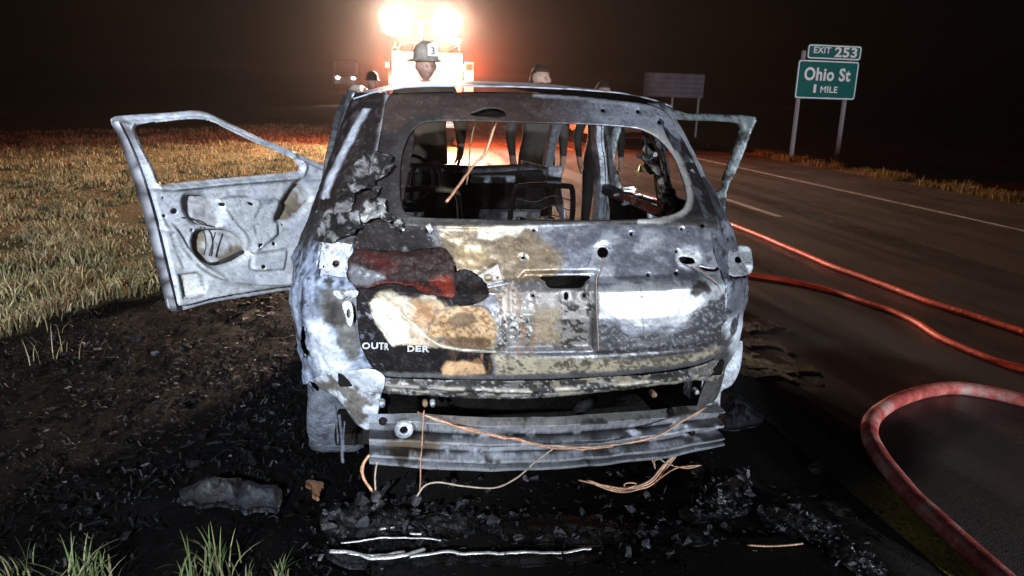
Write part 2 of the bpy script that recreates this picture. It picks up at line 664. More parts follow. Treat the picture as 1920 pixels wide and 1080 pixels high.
def paint_mat(name, c):
    m, nt, b = newmat(name)
    tc = nd(nt, 'ShaderNodeTexCoord')
    n1 = nd(nt, 'ShaderNodeTexNoise', Scale=70.0, Detail=6.0, Roughness=0.8)
    n2 = nd(nt, 'ShaderNodeTexNoise', Scale=3.0, Detail=5.0)
    for n in (n1, n2):
        nt.links.new(tc.outputs['Object'], n.inputs['Vector'])
    k = ramp(nt, n1.outputs['Fac'], [(0.40, (0.10,) * 3), (0.52, (1.0,) * 3)])
    k2 = ramp(nt, n2.outputs['Fac'], [(0.3, (0.55,) * 3), (0.6, (1.0,) * 3)])
    cc = mixrgb(nt, mixrgb(nt, (*c, 1), k, 1.0, 'MULTIPLY'), k2, 1.0, 'MULTIPLY')
    at = nd(nt, 'ShaderNodeAttribute', attribute_name='Col')
    sp = nd(nt, 'ShaderNodeSeparateColor')
    nt.links.new(at.outputs['Color'], sp.inputs[0])
    nt.links.new(mixrgb(nt, cc, (0.012, 0.012, 0.012), sp.outputs[0]), b.inputs['Base Color'])
    b.inputs['Roughness'].default_value = 0.75
    bp = nd(nt, 'ShaderNodeBump', Strength=0.6, Distance=0.006)
    nt.links.new(n1.outputs['Fac'], bp.inputs['Height'])
    nt.links.new(bp.outputs[0], b.inputs['Normal'])
    return m


M_YEL = paint_mat('yellow_road_paint', (0.50, 0.40, 0.07))
M_WHT = paint_mat('white_road_paint', (0.42, 0.42, 0.40))
strip('yellow_edge_line', 1.38, 1.60, -28, 300, 0.004, M_YEL, road, 0.02)
strip('white_edge_line', 7.93, 8.06, -28, 300, 0.004, M_WHT, road, 0.05)
for k in range(-2, 10):
    strip('lane_dash', 4.97, 5.10, 7.4 + 12.0 * k, 10.6 + 12.0 * k, 0.004, M_WHT, road, 0.04)


# ---- grass: single blades, in one object each for the median and the verge
def blades(name, P, h, lean, wid, col, mat, kind='stuff', label=None, curl=0.35):
    n = len(P)
    a = rng.uniform(0, 2 * np.pi, n)
    side = np.stack([np.cos(a), np.sin(a), np.zeros(n)], 1)
    la = rng.uniform(0, 2 * np.pi, n)
    ld = np.stack([np.cos(la), np.sin(la), np.zeros(n)], 1)
    up = np.array([0, 0, 1.0])
    b = P
    m = P + up * (h * 0.55)[:, None] + ld * (lean * h * 0.3)[:, None]
    t = P + up * (h * (1 - curl * lean))[:, None] + ld * (lean * h)[:, None]
    w = wid[:, None] * side
    V = np.stack([b - w, b + w, m + w * 0.75, m - w * 0.75, t], 1).reshape(-1, 3)
    o = np.arange(n)[:, None] * 5
    F = np.concatenate([o + [0, 1, 2], o + [0, 2, 3], o + [3, 2, 4]], 0)
    c = np.repeat(col, 5, 0)
    me = mesh_np(name, V, F, col=c, smooth=False)
    ob = link(name, me, mat)
    tag(ob, label, None, None, kind)
    return ob


def blade_mat():
    m, nt, b = newmat('grass_blade')
    at = nd(nt, 'ShaderNodeAttribute', attribute_name='Col')
    nt.links.new(at.outputs['Color'], b.inputs['Base Color'])
    b.inputs['Roughness'].default_value = 0.6
    b.inputs['Specular IOR Level'].default_value = 0.25
    tr = nd(nt, 'ShaderNodeBsdfTranslucent')
    nt.links.new(at.outputs['Color'], tr.inputs['Color'])
    mx = nd(nt, 'ShaderNodeMixShader')
    mx.inputs[0].default_value = 0.3
    nt.links.new(b.outputs[0], mx.inputs[1])
    nt.links.new(tr.outputs[0], mx.inputs[2])
    nt.links.new(mx.outputs[0], nt.nodes['Material Output'].inputs['Surface'])
    return m


M_BLADE = blade_mat()


def scatter_left(n):
    # denser towards the camera
    r = 2.5 * (34.0 / 2.5) ** rng.random(n)
    th = rng.uniform(R(-50), R(10), n)
    x = CAM[0] + r * np.sin(th)
    y = CAM[1] + r * np.cos(th)
    k = (x < -0.75)
    return x[k], y[k], r[k]


gxs, gys, grs = scatter_left(330000)
P0 = np.stack([gxs, gys, np.zeros(len(gxs))], 1)
cl = fbm(P0, 2.2, 3, 21)
cl2 = fbm(P0, 0.45, 3, 22)
bmk = burn_mask(gxs, gys)
keep = (rng.random(len(gxs)) < sstep(0.36, 0.60, cl) * 0.95 + 0.12) & (rng.random(len(gxs)) > bmk * 1.02)
gxs, gys, grs, cl, cl2, bmk = [a[keep] for a in (gxs, gys, grs, cl, cl2, bmk)]
n = len(gxs)
P0 = np.stack([gxs, gys, terrain_z(gxs, gys) - 0.01], 1)
hh = (0.04 + 0.13 * sstep(0.4, 0.68, cl)) * rng.uniform(0.4, 1.3, n)
base = np.where((rng.random(n) < 0.25 + 0.5 * sstep(0.45, 0.6, cl2))[:, None], np.array([[0.17, 0.17, 0.085]]), np.array([[0.36, 0.31, 0.18]]))
base = np.where((rng.random(n) < 0.20)[:, None], np.array([[0.13, 0.065, 0.022]]), base) * rng.uniform(0.55, 1.35, (n, 1))
base = base * (1 - 0.7 * bmk[:, None])
blades('grass', P0, hh, rng.uniform(0.15, 0.9, n), np.clip(0.0009 * grs, 0.0016, 0.012) * rng.uniform(0.7, 1.4, n), base, M_BLADE,
       label='dry golden grass covering the median left of the burnt patch')

n = 26000
vx = 10.3 + np.abs(rng.normal(0, 0.55, n))
vy = 3 + 45 * rng.random(n) ** 1.4
P0 = np.stack([vx, vy, terrain_z(vx, vy) - 0.01], 1)
cl = fbm(P0, 2.0, 3, 27)
k = rng.random(n) < sstep(0.38, 0.6, cl) + 0.1
P0, cl = P0[k], cl[k]
n = len(P0)
blades('verge_grass', P0, (0.06 + 0.18 * sstep(0.4, 0.65, cl)) * rng.uniform(0.5, 1.2, n), rng.uniform(0.1, 0.7, n), np.full(n, 0.008),
       np.array([[0.16, 0.14, 0.05]]) * rng.uniform(0.5, 1.4, (n, 1)), M_BLADE, label='ragged grass along the far edge of the road')

# singed stubble matting the burnt ground
n = 34000
bx = rng.uniform(-5.5, -0.45, n)
by = rng.uniform(-1.6, 5.5, n)
P0 = np.stack([bx, by, np.zeros(n)], 1)
k = (burn_mask(bx, by) > 0.6) & (rng.random(n) < 0.15 + sstep(0.38, 0.6, fbm(P0, 3.0, 3, 33)))
bx, by = bx[k], by[k]
n = len(bx)
P0 = np.stack([bx, by, np.where(bx < -0.7, terrain_z(bx, by) + 0.004, 0.0)], 1)
blades('burnt_stubble', P0, rng.uniform(0.012, 0.045, n), rng.uniform(0.8, 2.2, n), rng.uniform(0.0015, 0.006, n),
       np.array([[0.005, 0.0047, 0.0047]]) * (0.2 + 2.2 * rng.random((n, 1)) ** 4), M_BLADE, label='charred matted grass stubble on the burnt ground', curl=0.5)

# ================================================================== THE FIRE ENGINE
TY = 20.0                                   # its tail, metres up the road
def tpt(px, py, y=TY):
    return on_y(np.array([px]), np.array([py]), y)[0]


M_TRUCKW = plain('engine_white_paint', (0.70, 0.68, 0.66), 0.3, 0, 0.06, 3)
M_TRUCKR = plain('engine_red_paint', (0.45, 0.03, 0.02), 0.3, 0, 0.1, 3)
M_CHEVY = plain('chevron_yellow', (0.72, 0.68, 0.36), 0.4, 0, 0.08, 5)
M_CHEVR = plain('chevron_red', (0.55, 0.30, 0.26), 0.4, 0, 0.08, 5)
M_ALU = plain('aluminium_tread', (0.5, 0.5, 0.52), 0.35, 0.7, 0.15, 12, 0.3)
M_LENS = glow('floodlight_lens', (1.0, 0.93, 0.80), 60.0)
M_REDL = glow('red_beacon_lens', (1.0, 0.05, 0.03), 18.0)
M_REDD = plain('red_lens', (0.35, 0.02, 0.015), 0.3, 0, 0.1, 20)
M_GLASSD = plain('dark_glass', (0.02, 0.02, 0.025), 0.08, 0, 0.1, 3)

tl = tpt(735, 100)
trr = tpt(868, 100)
X0, X1 = tl[0], trr[0]
XM = (X0 + X1) / 2
ZT = tpt(800, 96)[2]
eng = empty('fire_engine', (XM, TY, 0), 'white fire engine with two blazing floodlights on a mast ahead of the wreck', 'fire engine')
b = MB()
b.box((XM, TY + 3.1, (ZT + 0.62) / 2), (X1 - X0, 6.0, ZT - 0.62), bevel=0.04)
b.build('body', M_TRUCKW, eng)
b = MB().box((XM, TY + 7.6, 1.65), (X1 - X0, 2.7, 2.1), bevel=0.12)
b.build('cab', M_TRUCKW, eng)
MB().box((XM, TY + 4.4, 0.52), (1.0, 8.6, 0.26)).build('chassis', M_DARKM, eng)
for s in (-1, 1):
    for yy in (TY + 1.9, TY + 7.9):
        w = MB().revolve([(0.30, -0.14), (0.47, -0.14), (0.52, -0.10), (0.52, 0.10), (0.47, 0.14), (0.30, 0.14)], (XM + s * (X1 - X0 - 0.34) / 2, yy, 0.52), 'X', 28).build('wheel', M_RUBBER, eng)
        MB().revolve([(0.02, 0.05), (0.12, 0.09), (0.20, 0.06), (0.30, 0.12)], (XM + s * (X1 - X0 - 0.30) / 2, yy, 0.52), 'X', 20).build('rim', M_ALU, w)
MB().box((XM, TY - 0.12, 0.60), (X1 - X0 + 0.05, 0.34, 0.10), bevel=0.015).build('tailboard', M_ALU, eng)
# roll up door, its slats, chevrons either side
rd = MB().box((XM, TY + 0.09, 1.55), (0.92, 0.03, 1.40)).build('rollup_door', M_ALU, eng)
for k in range(14):
    MB().box((XM, TY + 0.067, 0.90 + k * 0.098), (0.88, 0.016, 0.085), bevel=0.006).build('slat', M_ALU, rd)
for s in (-1, 1):
    xa, xb = (X0 + 0.03, XM - 0.50) if s < 0 else (XM + 0.50, X1 - 0.03)
    for k in range(9):
        z0 = 0.70 + k * 0.24
        dz = 0.5 * s * (xb - xa) * -1
        pts = [(xa, z0 - dz / 2), (xb, z0 + dz / 2), (xb, z0 + 0.24 + dz / 2), (xa, z0 + 0.24 - dz / 2)]
        pts = [(x, min(max(z, 0.68), ZT - 0.10)) for x, z in pts]
        if max(p[1] for p in pts) - min(p[1] for p in pts) < 0.05:
            continue
        try:
            MB().poly([(x, TY + 0.094, z) for x, z in pts], (0, 0.004, 0)).build('chevron', M_CHEVY if k % 2 else M_CHEVR, eng)
        except ValueError:
            pass
# swung out locker door on the right carrying a red emblem panel
q0, q1 = tpt(870, 116, TY - 0.1), tpt(887, 156, TY - 0.1)
q1 = np.array([q1[0], q1[1], q1[2] - 0.25])
ld_ = MB().box(((q0[0] + q1[0]) / 2 + 0.02, TY - 0.05, (q0[2] + q1[2]) / 2), (q1[0] - q0[0], 0.05, q0[2] - q1[2]), bevel=0.008).build('locker_door', M_TRUCKW, eng)
e0 = tpt(878, 126, TY - 0.1)
MB().box((e0[0], TY - 0.085, e0[2]), (0.17, 0.012, 0.17), bevel=0.003).build('red_emblem', M_TRUCKR, ld_)
# top: hose bed rails, ladder, folded deck gun
for x in (X0 + 0.10, X1 - 0.10):
    MB().tube([(x, TY + 0.2, ZT + 0.05), (x, TY + 0.2, ZT + 0.22), (x, TY + 5.6, ZT + 0.22), (x, TY + 5.6, ZT + 0.05)], 0.025, 8).build('grab_rail', M_ALU, eng)
MB().tube([(X1 - 0.75, TY + 0.4, ZT + 0.02), (X1 - 0.75, TY + 0.4, ZT + 0.30), (X1 - 0.60, TY + 0.3, ZT + 0.42), (X1 - 0.05, TY + 0.2, ZT + 0.40)], 0.07, 10).build('deck_gun', M_ALU, eng)
lad = empty('ladder', (X0 + 0.45, TY + 0.3, ZT + 0.15)); lad.parent = eng
lad.location = Vector((X0 + 0.45, TY + 0.3, ZT + 0.15)) - eng.location
for dx in (-0.2, 0.2):
    MB().box((X0 + 0.45 + dx, TY + 2.8, ZT + 0.17), (0.04, 5.0, 0.09)).build('rail', M_ALU, lad)
for k in range(12):
    MB().cyl((X0 + 0.25, TY + 0.5 + k * 0.4, ZT + 0.17), (X0 + 0.65, TY + 0.5 + k * 0.4, ZT + 0.17), 0.015, 8).build('rung', M_ALU, lad)
# light mast with two flood heads
f1, f2 = tpt(742, 38, TY - 0.1), tpt(838, 43, TY - 0.1)
mast = MB()
mx_ = (f1[0] + f2[0]) / 2
mast.tube([(mx_, TY + 0.35, ZT - 0.05), (mx_, TY + 0.35, ZT + 0.55), (mx_, TY + 0.1, f1[2] - 0.05)], 0.06, 10)
mast.tube([(f1[0], TY + 0.12, f1[2]), (f2[0], TY + 0.12, f2[2])], 0.04, 8)
mast.build('light_mast', M_GALV, eng)
for f in (f1, f2):
    h = MB().revolve([(0.001, 0.10), (0.22, 0.10), (0.40, 0.02), (0.43, -0.09), (0.41, -0.09), (0.38, -0.03), (0.001, -0.02)], (f[0], TY - 0.02, f[2]), 'Y', 32).build('floodlight', M_GALV, eng)
    MB().revolve([(0.001, -0.02), (0.20, -0.015), (0.37, 0.0), (0.37, 0.012), (0.001, 0.012)], (f[0], TY - 0.075, f[2]), 'Y', 32).build('lens', M_LENS, h)
    fl = lamp('floodlight_beam', 'AREA', (f[0], TY - 0.13, f[2]), (-3.0, 2.0, 0.0), FLOOD, (1.0, 0.76, 0.56), size=0.70)
    fl.data.shape = 'DISK'
for k, (px, py) in enumerate(((742, 128), (860, 128))):
    t = tpt(px, py, TY - 0.03)
    h = MB().revolve([(0.0, -0.06), (0.09, -0.05), (0.10, 0.0), (0.0, 0.0)], (t[0], TY + 0.08, t[2]), 'Y', 16).build('red_beacon', M_REDL, eng)
    lamp('red_beacon_light', 'POINT', (t[0], TY - 0.12, t[2]), (0, 0, 0), REDP * 3.2, (1.0, 0.16, 0.07), size=0.08)
# ground level red warning lights at the engine's front corners wash the road orange
for x, p in ((X0 - 0.12, REDP * 0.9), (X1 + 0.15, REDP * 7.0)):
    MB().box((x, TY + 0.6, 2.25), (0.12, 0.24, 0.16), bevel=0.02).build('red_beacon', M_REDL, eng)
    lamp('red_beacon_light', 'POINT', (x + (0.14 if x > XM else -0.14), TY + 0.55, 2.25), (0, 0, 0), p, (1.0, 0.13, 0.03), size=0.08)

# ================================================================== THE BURNT OUT CAR
car = empty('burned_car', (0, 0, 0), 'burnt out estate car shell with both front doors open and rear glass gone', 'car')

_Z = np.array([0.20, 0.30, 0.45, 0.55, 0.62, 0.72, 0.85, 0.945, 0.985, 1.06, 1.15, 1.20, 1.53, 1.58, 1.61, 1.66])
_PR = np.array([0.10, 0.06, 0.035, 0.03, 0.00, -0.03, -0.04, -0.03, 0.02, 0.05, 0.09, 0.12, 0.42, 0.48, 0.56, 0.75])
_S = np.array([0.78, 0.82, 0.86, 0.875, 0.885, 0.89, 0.892, 0.89, 0.885, 0.865, 0.835, 0.815, 0.70, 0.675, 0.655, 0.60])
NE, LC = 3.2, 0.55


def prof(z):
    return np.interp(z, _Z, _PR)


def half(z):
    return np.interp(z, _Z, _S)


def gsurf(x, z):
    """rear face of the body: how far forward the skin lies at a place across and up"""
    u = np.clip(np.abs(x) / half(z), 0, 0.995)
    return prof(z) + LC * (1 - (1 - u ** NE) ** (1 / NE))


def body_pt(phi, z, ext=0.0):
    """same skin followed round the corner: phi 0 = middle of the rear, 90 = side"""
    s = half(z)
    x = s * np.sin(phi) ** (2 / NE)
    y = prof(z) + LC * (1 - np.clip(np.cos(phi), 0, 1) ** (2 / NE)) + ext
    return x, y


def on_rear(px, py, off=0.0):
    d = rays(px, py)
    t = (0.1 - CAM[1]) / d[..., 1]
    for _ in range(40):
        P = CAM + d * t[..., None]
        e = gsurf(P[..., 0], np.clip(P[..., 2], 0.2, 1.66)) + off - P[..., 1]
        t = t + 0.55 * e / d[..., 1]
    return CAM + d * t[..., None]


def px_grid(outline, holes, step):
    outline = np.asarray(outline, float)
    x0, y0 = outline.min(0)
    x1, y1 = outline.max(0)
    nx, ny = int((x1 - x0) / step) + 2, int((y1 - y0) / step) + 2
    X, Y = np.meshgrid(x0 - step / 2 + np.arange(nx + 1) * step, y0 - step / 2 + np.arange(ny + 1) * step)
    cx, cy = (X[:-1, :-1] + step / 2).ravel(), (Y[:-1, :-1] + step / 2).ravel()
    ok = in_poly(cx, cy, outline)
    for h in holes:
        ok &= ~in_poly(cx, cy, h)
    ix = np.arange(X.size).reshape(X.shape)
    F = np.stack([ix[:-1, :-1], ix[1:, :-1], ix[1:, 1:], ix[:-1, 1:]], -1).reshape(-1, 4)[ok]
    cnt = np.bincount(F.ravel(), minlength=X.size)
    px, py = X.ravel().copy(), Y.ravel().copy()
    used = cnt > 0
    bd = used & (cnt < 4)
    bi = np.where(bd)[0]
    bx, by, bdist = near_poly(px[bi], py[bi], outline)
    for h in holes:
        hx, hy, hd = near_poly(px[bi], py[bi], np.asarray(h, float))
        m = hd < bdist
        bx[m], by[m], bdist[m] = hx[m], hy[m], hd[m]
    mv = bdist < step * 1.6
    px[bi[mv]] = bx[mv]
    py[bi[mv]] = by[mv]
    new = np.cumsum(used) - 1
    return px[used], py[used], new[F], bd[used]


def patch(name, outline, holes=(), step=3.5, off=0.0, relief=None, paint=None, thick=0.004, parent=None, mat=None, inner=None, surf=None, smooth=3):
    outline = smooth_poly(outline, smooth) if smooth else np.asarray(outline, float)
    px, py, F, bd = px_grid(outline, holes, step)
    P = (surf or (lambda a, b: on_rear(a, b, off)))(px, py)
    if relief is not None:
        P = P + relief(px, py, P)
    c = pr = None
    if paint is not None:
        c, pr = paint(px, py, P)
    o = link(name, mesh_np(name, P, F, c, pr), mat or M_SCORCH, parent)
    if thick:
        thicken(o, thick, -1.0, inner)
    return o


def circle(x, y, r, ry=None, n=14, rot=0.0):
    a = np.linspace(0, 2 * np.pi, n, endpoint=False)
    u, v = r * np.cos(a), (ry or r) * np.sin(a)
    return np.stack([x + u * math.cos(rot) - v * math.sin(rot), y + u * math.sin(rot) + v * math.cos(rot)], 1)


# ---- paint: the colours fire left on the metal
def lay(c, pr, mask, col, rough=None, metal=None, pit=None):
    m = mask[:, None]
    c[:] = c * (1 - m) + np.asarray(col, float) * m
    for k, v in enumerate((rough, metal, pit)):
        if v is not None:
            pr[:, k] = pr[:, k] * (1 - mask) + v * mask


def base_paint(P, seed=0, tone=(0.30, 0.32, 0.38), dark=(0.035, 0.035, 0.04), sc=7.0, cover=0.5):
    n = len(P)
    c = np.tile(np.asarray(tone, float), (n, 1))
    pr = np.tile(np.array([0.52, 0.25, 0.7]), (n, 1))
    a = fbm(P, sc, 5, seed)
    b_ = fbm(P, sc * 5, 4, seed + 9)
    c *= (0.65 + 0.8 * b_)[:, None]
    lay(c, pr, sstep(0.0, 0.06, a - (1 - cover) + (b_ - 0.5) * 0.22), dark, 0.6, 0.1, 1.0)
    return weather(P, c, pr, seed, 0.6)


def weather(P, c, pr, seed=0, amt=1.0):
    """break every tone up: fine mottling, run streaks, black scabs, bare scratches"""
    g = fbm(P, 130, 3, 900 + seed, 0.7)
    st = fbm(P * np.array([1.0, 1.0, 0.16]), 60, 4, 910 + seed, 0.6)
    k = fbm(P, 38, 5, 920 + seed, 0.62)
    c *= (1 + amt * (0.45 * (g - 0.5) + 0.6 * (st - 0.5) + 1.1 * (k - 0.5)))[:, None]
    lay(c, pr, 0.8 * amt * sstep(0.585, 0.63, k + 0.15 * (g - 0.5)), (0.022, 0.020, 0.020), 0.5, 0.05, 1.0)
    lay(c, pr, 0.5 * amt * sstep(0.60, 0.64, 1 - k + 0.15 * (g - 0.5)), np.clip(c * 1.7, 0, 0.85), 0.4, None, 0.5)
    # peeling edges: thin dark and pale contours where one layer lifts off another
    q = fbm(P, 15, 6, 930 + seed, 0.62)
    for lv, w in ((0.47, 0.006), (0.56, 0.005)):
        lay(c, pr, 0.75 * amt * np.exp(-((q - lv) / w) ** 2), (0.02, 0.018, 0.017), 0.5, 0.1, 1.0)
        lay(c, pr, 0.6 * amt * np.exp(-((q - lv - 0.010) / 0.004) ** 2), np.clip(c * 1.9 + 0.05, 0, 0.85), 0.35, None, 0.4)
    c *= (1 + 0.5 * amt * np.where(q > 0.56, 0.4, np.where(q < 0.47, -0.55, 0.0)))[:, None]
    pr[:, 0] = np.clip(pr[:, 0] + 0.35 * (k - 0.5) * amt, 0.15, 1)
    return np.clip(c, 0.003, 0.9), np.clip(pr, 0, 1)


GLASS = smooth_poly([(803, 228), (860, 226), (965, 229), (1095, 232), (1180, 238), (1208, 244), (1236, 260), (1260, 288), (1276, 322), (1287, 360),
                     (1284, 385), (1268, 399), (1240, 406), (1180, 411), (1050, 413), (900, 411), (800, 408), (766, 402), (753, 385), (749, 340), (753, 290), (765, 256), (782, 237)], 3)
GATE = [(728, 181), (716, 235), (704, 300), (690, 390), (668, 438), (662, 470), (667, 540), (670, 600), (677, 650), (700, 692), (728, 706), (800, 709), (960, 712),
        (1150, 705), (1280, 690), (1340, 672), (1374, 640), (1387, 580), (1388, 530), (1368, 520), (1363, 470), (1351, 425), (1331, 370), (1305, 310), (1275, 250),
        (1252, 213), (1222, 197), (1150, 186), (1050, 177), (950, 173), (850, 172), (770, 174)]
BRAKE = smooth_poly([(880, 215), (893, 209), (908, 203), (930, 202), (945, 208), (947, 217), (920, 219)], 2)
SLOT = smooth_poly([(1012, 522), (1030, 520), (1108, 519), (1100, 530), (1092, 541), (1060, 543), (1030, 541), (1024, 530)], 2)
HOLES = [GLASS, BRAKE, SLOT, circle(1131, 474, 10.5), smooth_poly([(1274, 484), (1285, 481), (1302, 485), (1306, 494), (1293, 496), (1279, 494)], 2),
         smooth_poly([(1313, 500), (1340, 505), (1352, 489), (1353, 500), (1343, 508), (1322, 508)], 2), circle(1064, 558, 5, 8), circle(1317, 424, 3.5), circle(1340, 434, 3.5),
         circle(1278, 430, 2.6), circle(1001, 557, 3), circle(1098, 557, 3.2), circle(981, 484, 4, 3), circle(1131, 207, 4), circle(1197, 209, 4), circle(1237, 229, 4),
         circle(1269, 473, 3), circle(1268, 513, 3), circle(1215, 517, 2.4), circle(1360, 514, 3), circle(803, 429, 4), circle(1001, 433, 2.5), circle(1184, 440, 3)]


def gate_relief(px, py, P):
    d = np.zeros_like(P)
    n = fbm(P, 9, 4, 40) - 0.5
    y = 0.010 * n + (fbm(P, 30, 3, 41) - 0.5) * 0.003
    # pressed panel round the number plate recess and the crease below the glass
    rec = blob(px, py, [(985, 512), (1120, 510), (1118, 560), (1112, 655), (950, 658), (938, 560)], 6)
    y = y + 0.014 * rec
    cr = np.exp(-((py - (418 + 6 * np.sin((px - 745) / 90))) / 5.0) ** 2)
    y = y - 0.006 * cr * (py > 405)
    # buckled skin on the left where the plastic burned off
    bk = blob(px, py, [(800, 430), (960, 500), (950, 650), (820, 665), (700, 640), (690, 560), (800, 540)], 30)
    y = y + bk * (fbm(P, 14, 3, 44) - 0.5) * 0.034
    # rim of each pierced hole pressed in
    for h in HOLES[3:]:
        c_ = h.mean(0)
        r_ = np.hypot(px - c_[0], py - c_[1])
        rr = np.abs(h - c_).max()
        y = y + 0.006 * np.exp(-((r_ - rr * 1.2) / (rr * 0.7)) ** 2)
    # body crease
    y = y + 0.006 * np.exp(-((py - 668 - 0.00018 * (px - 1000) ** 2 * -1) / 4.0) ** 2) * (px > 900)
    d[:, 1] = y
    return d


def gate_paint(px, py, P):
    n = len(P)
    a = fbm(P, 6, 5, 50)
    f = fbm(P, 28, 5, 51, 0.6)
    g = fbm(P, 90, 3, 52, 0.6)
    f = 0.72 * f + 0.28 * g
    c = np.tile(np.array([0.30, 0.315, 0.38]), (n, 1)) * (0.6 + 0.55 * f + 0.35 * a)[:, None]
    pr = np.tile(np.array([0.33, 0.75, 0.4]), (n, 1))
    # mauve and slate bloom over the upper half
    lay(c, pr, 0.7 * blob(px, py, [(1110, 430), (1360, 420), (1370, 520), (1200, 520), (1090, 480)], 30, f, 40), (0.42, 0.44, 0.54), 0.32, 0.75, 0.4)
    lay(c, pr, 0.8 * sstep(0.50, 0.62, a) * blob(px, py, [(1000, 420), (1360, 420), (1370, 530), (1000, 530)], 20), (0.17, 0.17, 0.21), 0.36, 0.6, 0.6)
    lay(c, pr, 0.75 * sstep(0.55, 0.66, fbm(P, 10, 4, 57)) * (py < 530), (0.60, 0.62, 0.70), 0.36, 0.6, 0.5)
    # straw and bronze heat tint left of the middle
    lay(c, pr, 0.9 * blob(px, py, [(818, 420), (1010, 425), (1060, 470), (1040, 530), (950, 540), (905, 560), (850, 540), (830, 470)], 14, a, 45), (0.34, 0.25, 0.15), 0.33, 0.65, 0.5)
    lay(c, pr, 0.8 * sstep(0.52, 0.6, f) * blob(px, py, [(820, 420), (1000, 425), (980, 520), (860, 520)], 14, a, 25), (0.11, 0.075, 0.045), 0.45, 0.35, 0.6)
    lay(c, pr, blob(px, py, [(897, 428), (930, 424), (985, 424), (975, 440), (930, 446), (900, 445)], 4, f, 12), (0.66, 0.60, 0.50), 0.5, 0.2, 0.5)
    lay(c, pr, 0.7 * blob(px, py, [(850, 470), (900, 462), (920, 490), (870, 505)], 8, f, 14), (0.42, 0.30, 0.16), 0.45, 0.3, 0.5)
    # middle: grey, scabbed with black
    lay(c, pr, blob(px, py, [(930, 545), (1120, 530), (1125, 660), (930, 662)], 12, f, 14), (0.22, 0.205, 0.195), 0.42, 0.35, 0.8)
    lay(c, pr, sstep(0.49, 0.55, f + 0.25 * (g - 0.5)) * blob(px, py, [(925, 590), (1120, 560), (1130, 664), (925, 664)], 14, a, 20), (0.035, 0.030, 0.028), 0.5, 0.05, 1.0)
    lay(c, pr, sstep(0.56, 0.60, g) * blob(px, py, [(930, 540), (1010, 535), (1010, 640), (930, 650)], 10, f, 14), (0.62, 0.60, 0.58), 0.4, 0.2, 0.8)
    lay(c, pr, 0.8 * blob(px, py, [(1003, 585), (1050, 575), (1050, 640), (1003, 645)], 10, f, 20), (0.30, 0.225, 0.14), 0.55, 0.1, 0.8)
    # right: ash white, breaking into dark grey at its lower edge
    lay(c, pr, blob(px, py, [(1118, 536), (1180, 532), (1290, 528), (1375, 528), (1378, 560), (1310, 590), (1270, 612), (1180, 612), (1140, 590), (1120, 560)], 10, f, 24), (0.76, 0.79, 0.86), 0.34, 0.45, 0.3)
    lo = blob(px, py, [(1112, 590), (1150, 610), (1180, 628), (1270, 622), (1300, 590), (1330, 560), (1384, 536), (1386, 600), (1370, 645), (1330, 672), (1110, 690)], 7, f, 26)
    lay(c, pr, lo, (0.075, 0.075, 0.082), 0.36, 0.4, 0.8)
    lay(c, pr, lo * 0.7 * sstep(0.58, 0.68, g + 0.5 * (f - 0.5)), (0.30, 0.31, 0.34), 0.45, 0.2, 0.6)
    lay(c, pr, 0.85 * sstep(0.60, 0.64, f) * blob(px, py, [(1180, 545), (1240, 545), (1240, 600), (1180, 600)], 14), (0.09, 0.09, 0.10), 0.5, 0.2, 0.8)
    lay(c, pr, blob(px, py, circle(1312, 540, 20, 15), 5, f, 18), (0.05, 0.046, 0.045), 0.5, 0.1, 1.0)
    lay(c, pr, blob(px, py, smooth_poly([(1268, 474), (1290, 466), (1312, 474), (1316, 496), (1300, 506), (1274, 502)], 2), 4, f, 8), (0.80, 0.82, 0.86), 0.4, 0.1, 0.5)
    for h in HOLES[3:]:
        q_ = h.mean(0)
        rr = np.abs(h - q_).max()
        lay(c, pr, 0.6 * sstep(rr * 1.1 + 5, rr + 1, np.hypot(px - q_[0], py - q_[1])) * (fbm(P, 30, 2, 58) > 0.47), (0.55, 0.56, 0.60), 0.4, 0.3, 0.4)
    # left: black lacquer still on the skin, cream bare patch, rust bloom
    bl = blob(px, py, [(655, 520), (860, 530), (880, 560), (905, 610), (925, 655), (930, 720), (650, 720)], 5, f, 12)
    lay(c, pr, bl, (0.010, 0.009, 0.010), 0.22, 0.0, 0.35)
    lay(c, pr, bl * 0.8 * sstep(0.60, 0.66, f) * (px < 720), (0.10, 0.11, 0.14), 0.4, 0.1, 0.5)
    lay(c, pr, blob(px, py, [(693, 568), (712, 545), (735, 541), (748, 556), (775, 560), (800, 548), (818, 556), (835, 575), (905, 575), (930, 600), (925, 655), (880, 655), (800, 650), (745, 648), (722, 620), (706, 600)], 2.5, f, 7), (0.34, 0.28, 0.20), 0.5, 0.15, 0.5)
    lay(c, pr, blob(px, py, [(692, 570), (705, 560), (727, 568), (748, 592), (768, 608), (766, 640), (735, 650), (718, 625), (704, 604)], 2.5, f, 5), (0.66, 0.65, 0.53), 0.45, 0.1, 0.3)
    lay(c, pr, blob(px, py, [(768, 612), (790, 618), (806, 640), (808, 652), (765, 648)], 3, f, 4), (0.46, 0.36, 0.27), 0.5, 0.1, 0.4)
    lay(c, pr, blob(px, py, [(775, 560), (835, 572), (840, 596), (800, 616), (775, 600)], 10, f, 8), (0.36, 0.20, 0.10), 0.5, 0.15, 0.5)
    ru = blob(px, py, [(818, 585), (850, 578), (905, 570), (926, 600), (930, 640), (905, 652), (850, 646), (825, 632), (800, 636)], 6, f, 12)
    lay(c, pr, ru, (0.42, 0.28, 0.145), 0.6, 0.1, 0.8)
    lay(c, pr, ru * sstep(0.53, 0.60, g), (0.22, 0.105, 0.04), 0.7, 0.05, 1.0)
    lay(c, pr, blob(px, py, circle(866, 601, 27, 15, rot=-0.1), 3, f, 8), (0.14, 0.085, 0.045), 0.65, 0.1, 1.0)
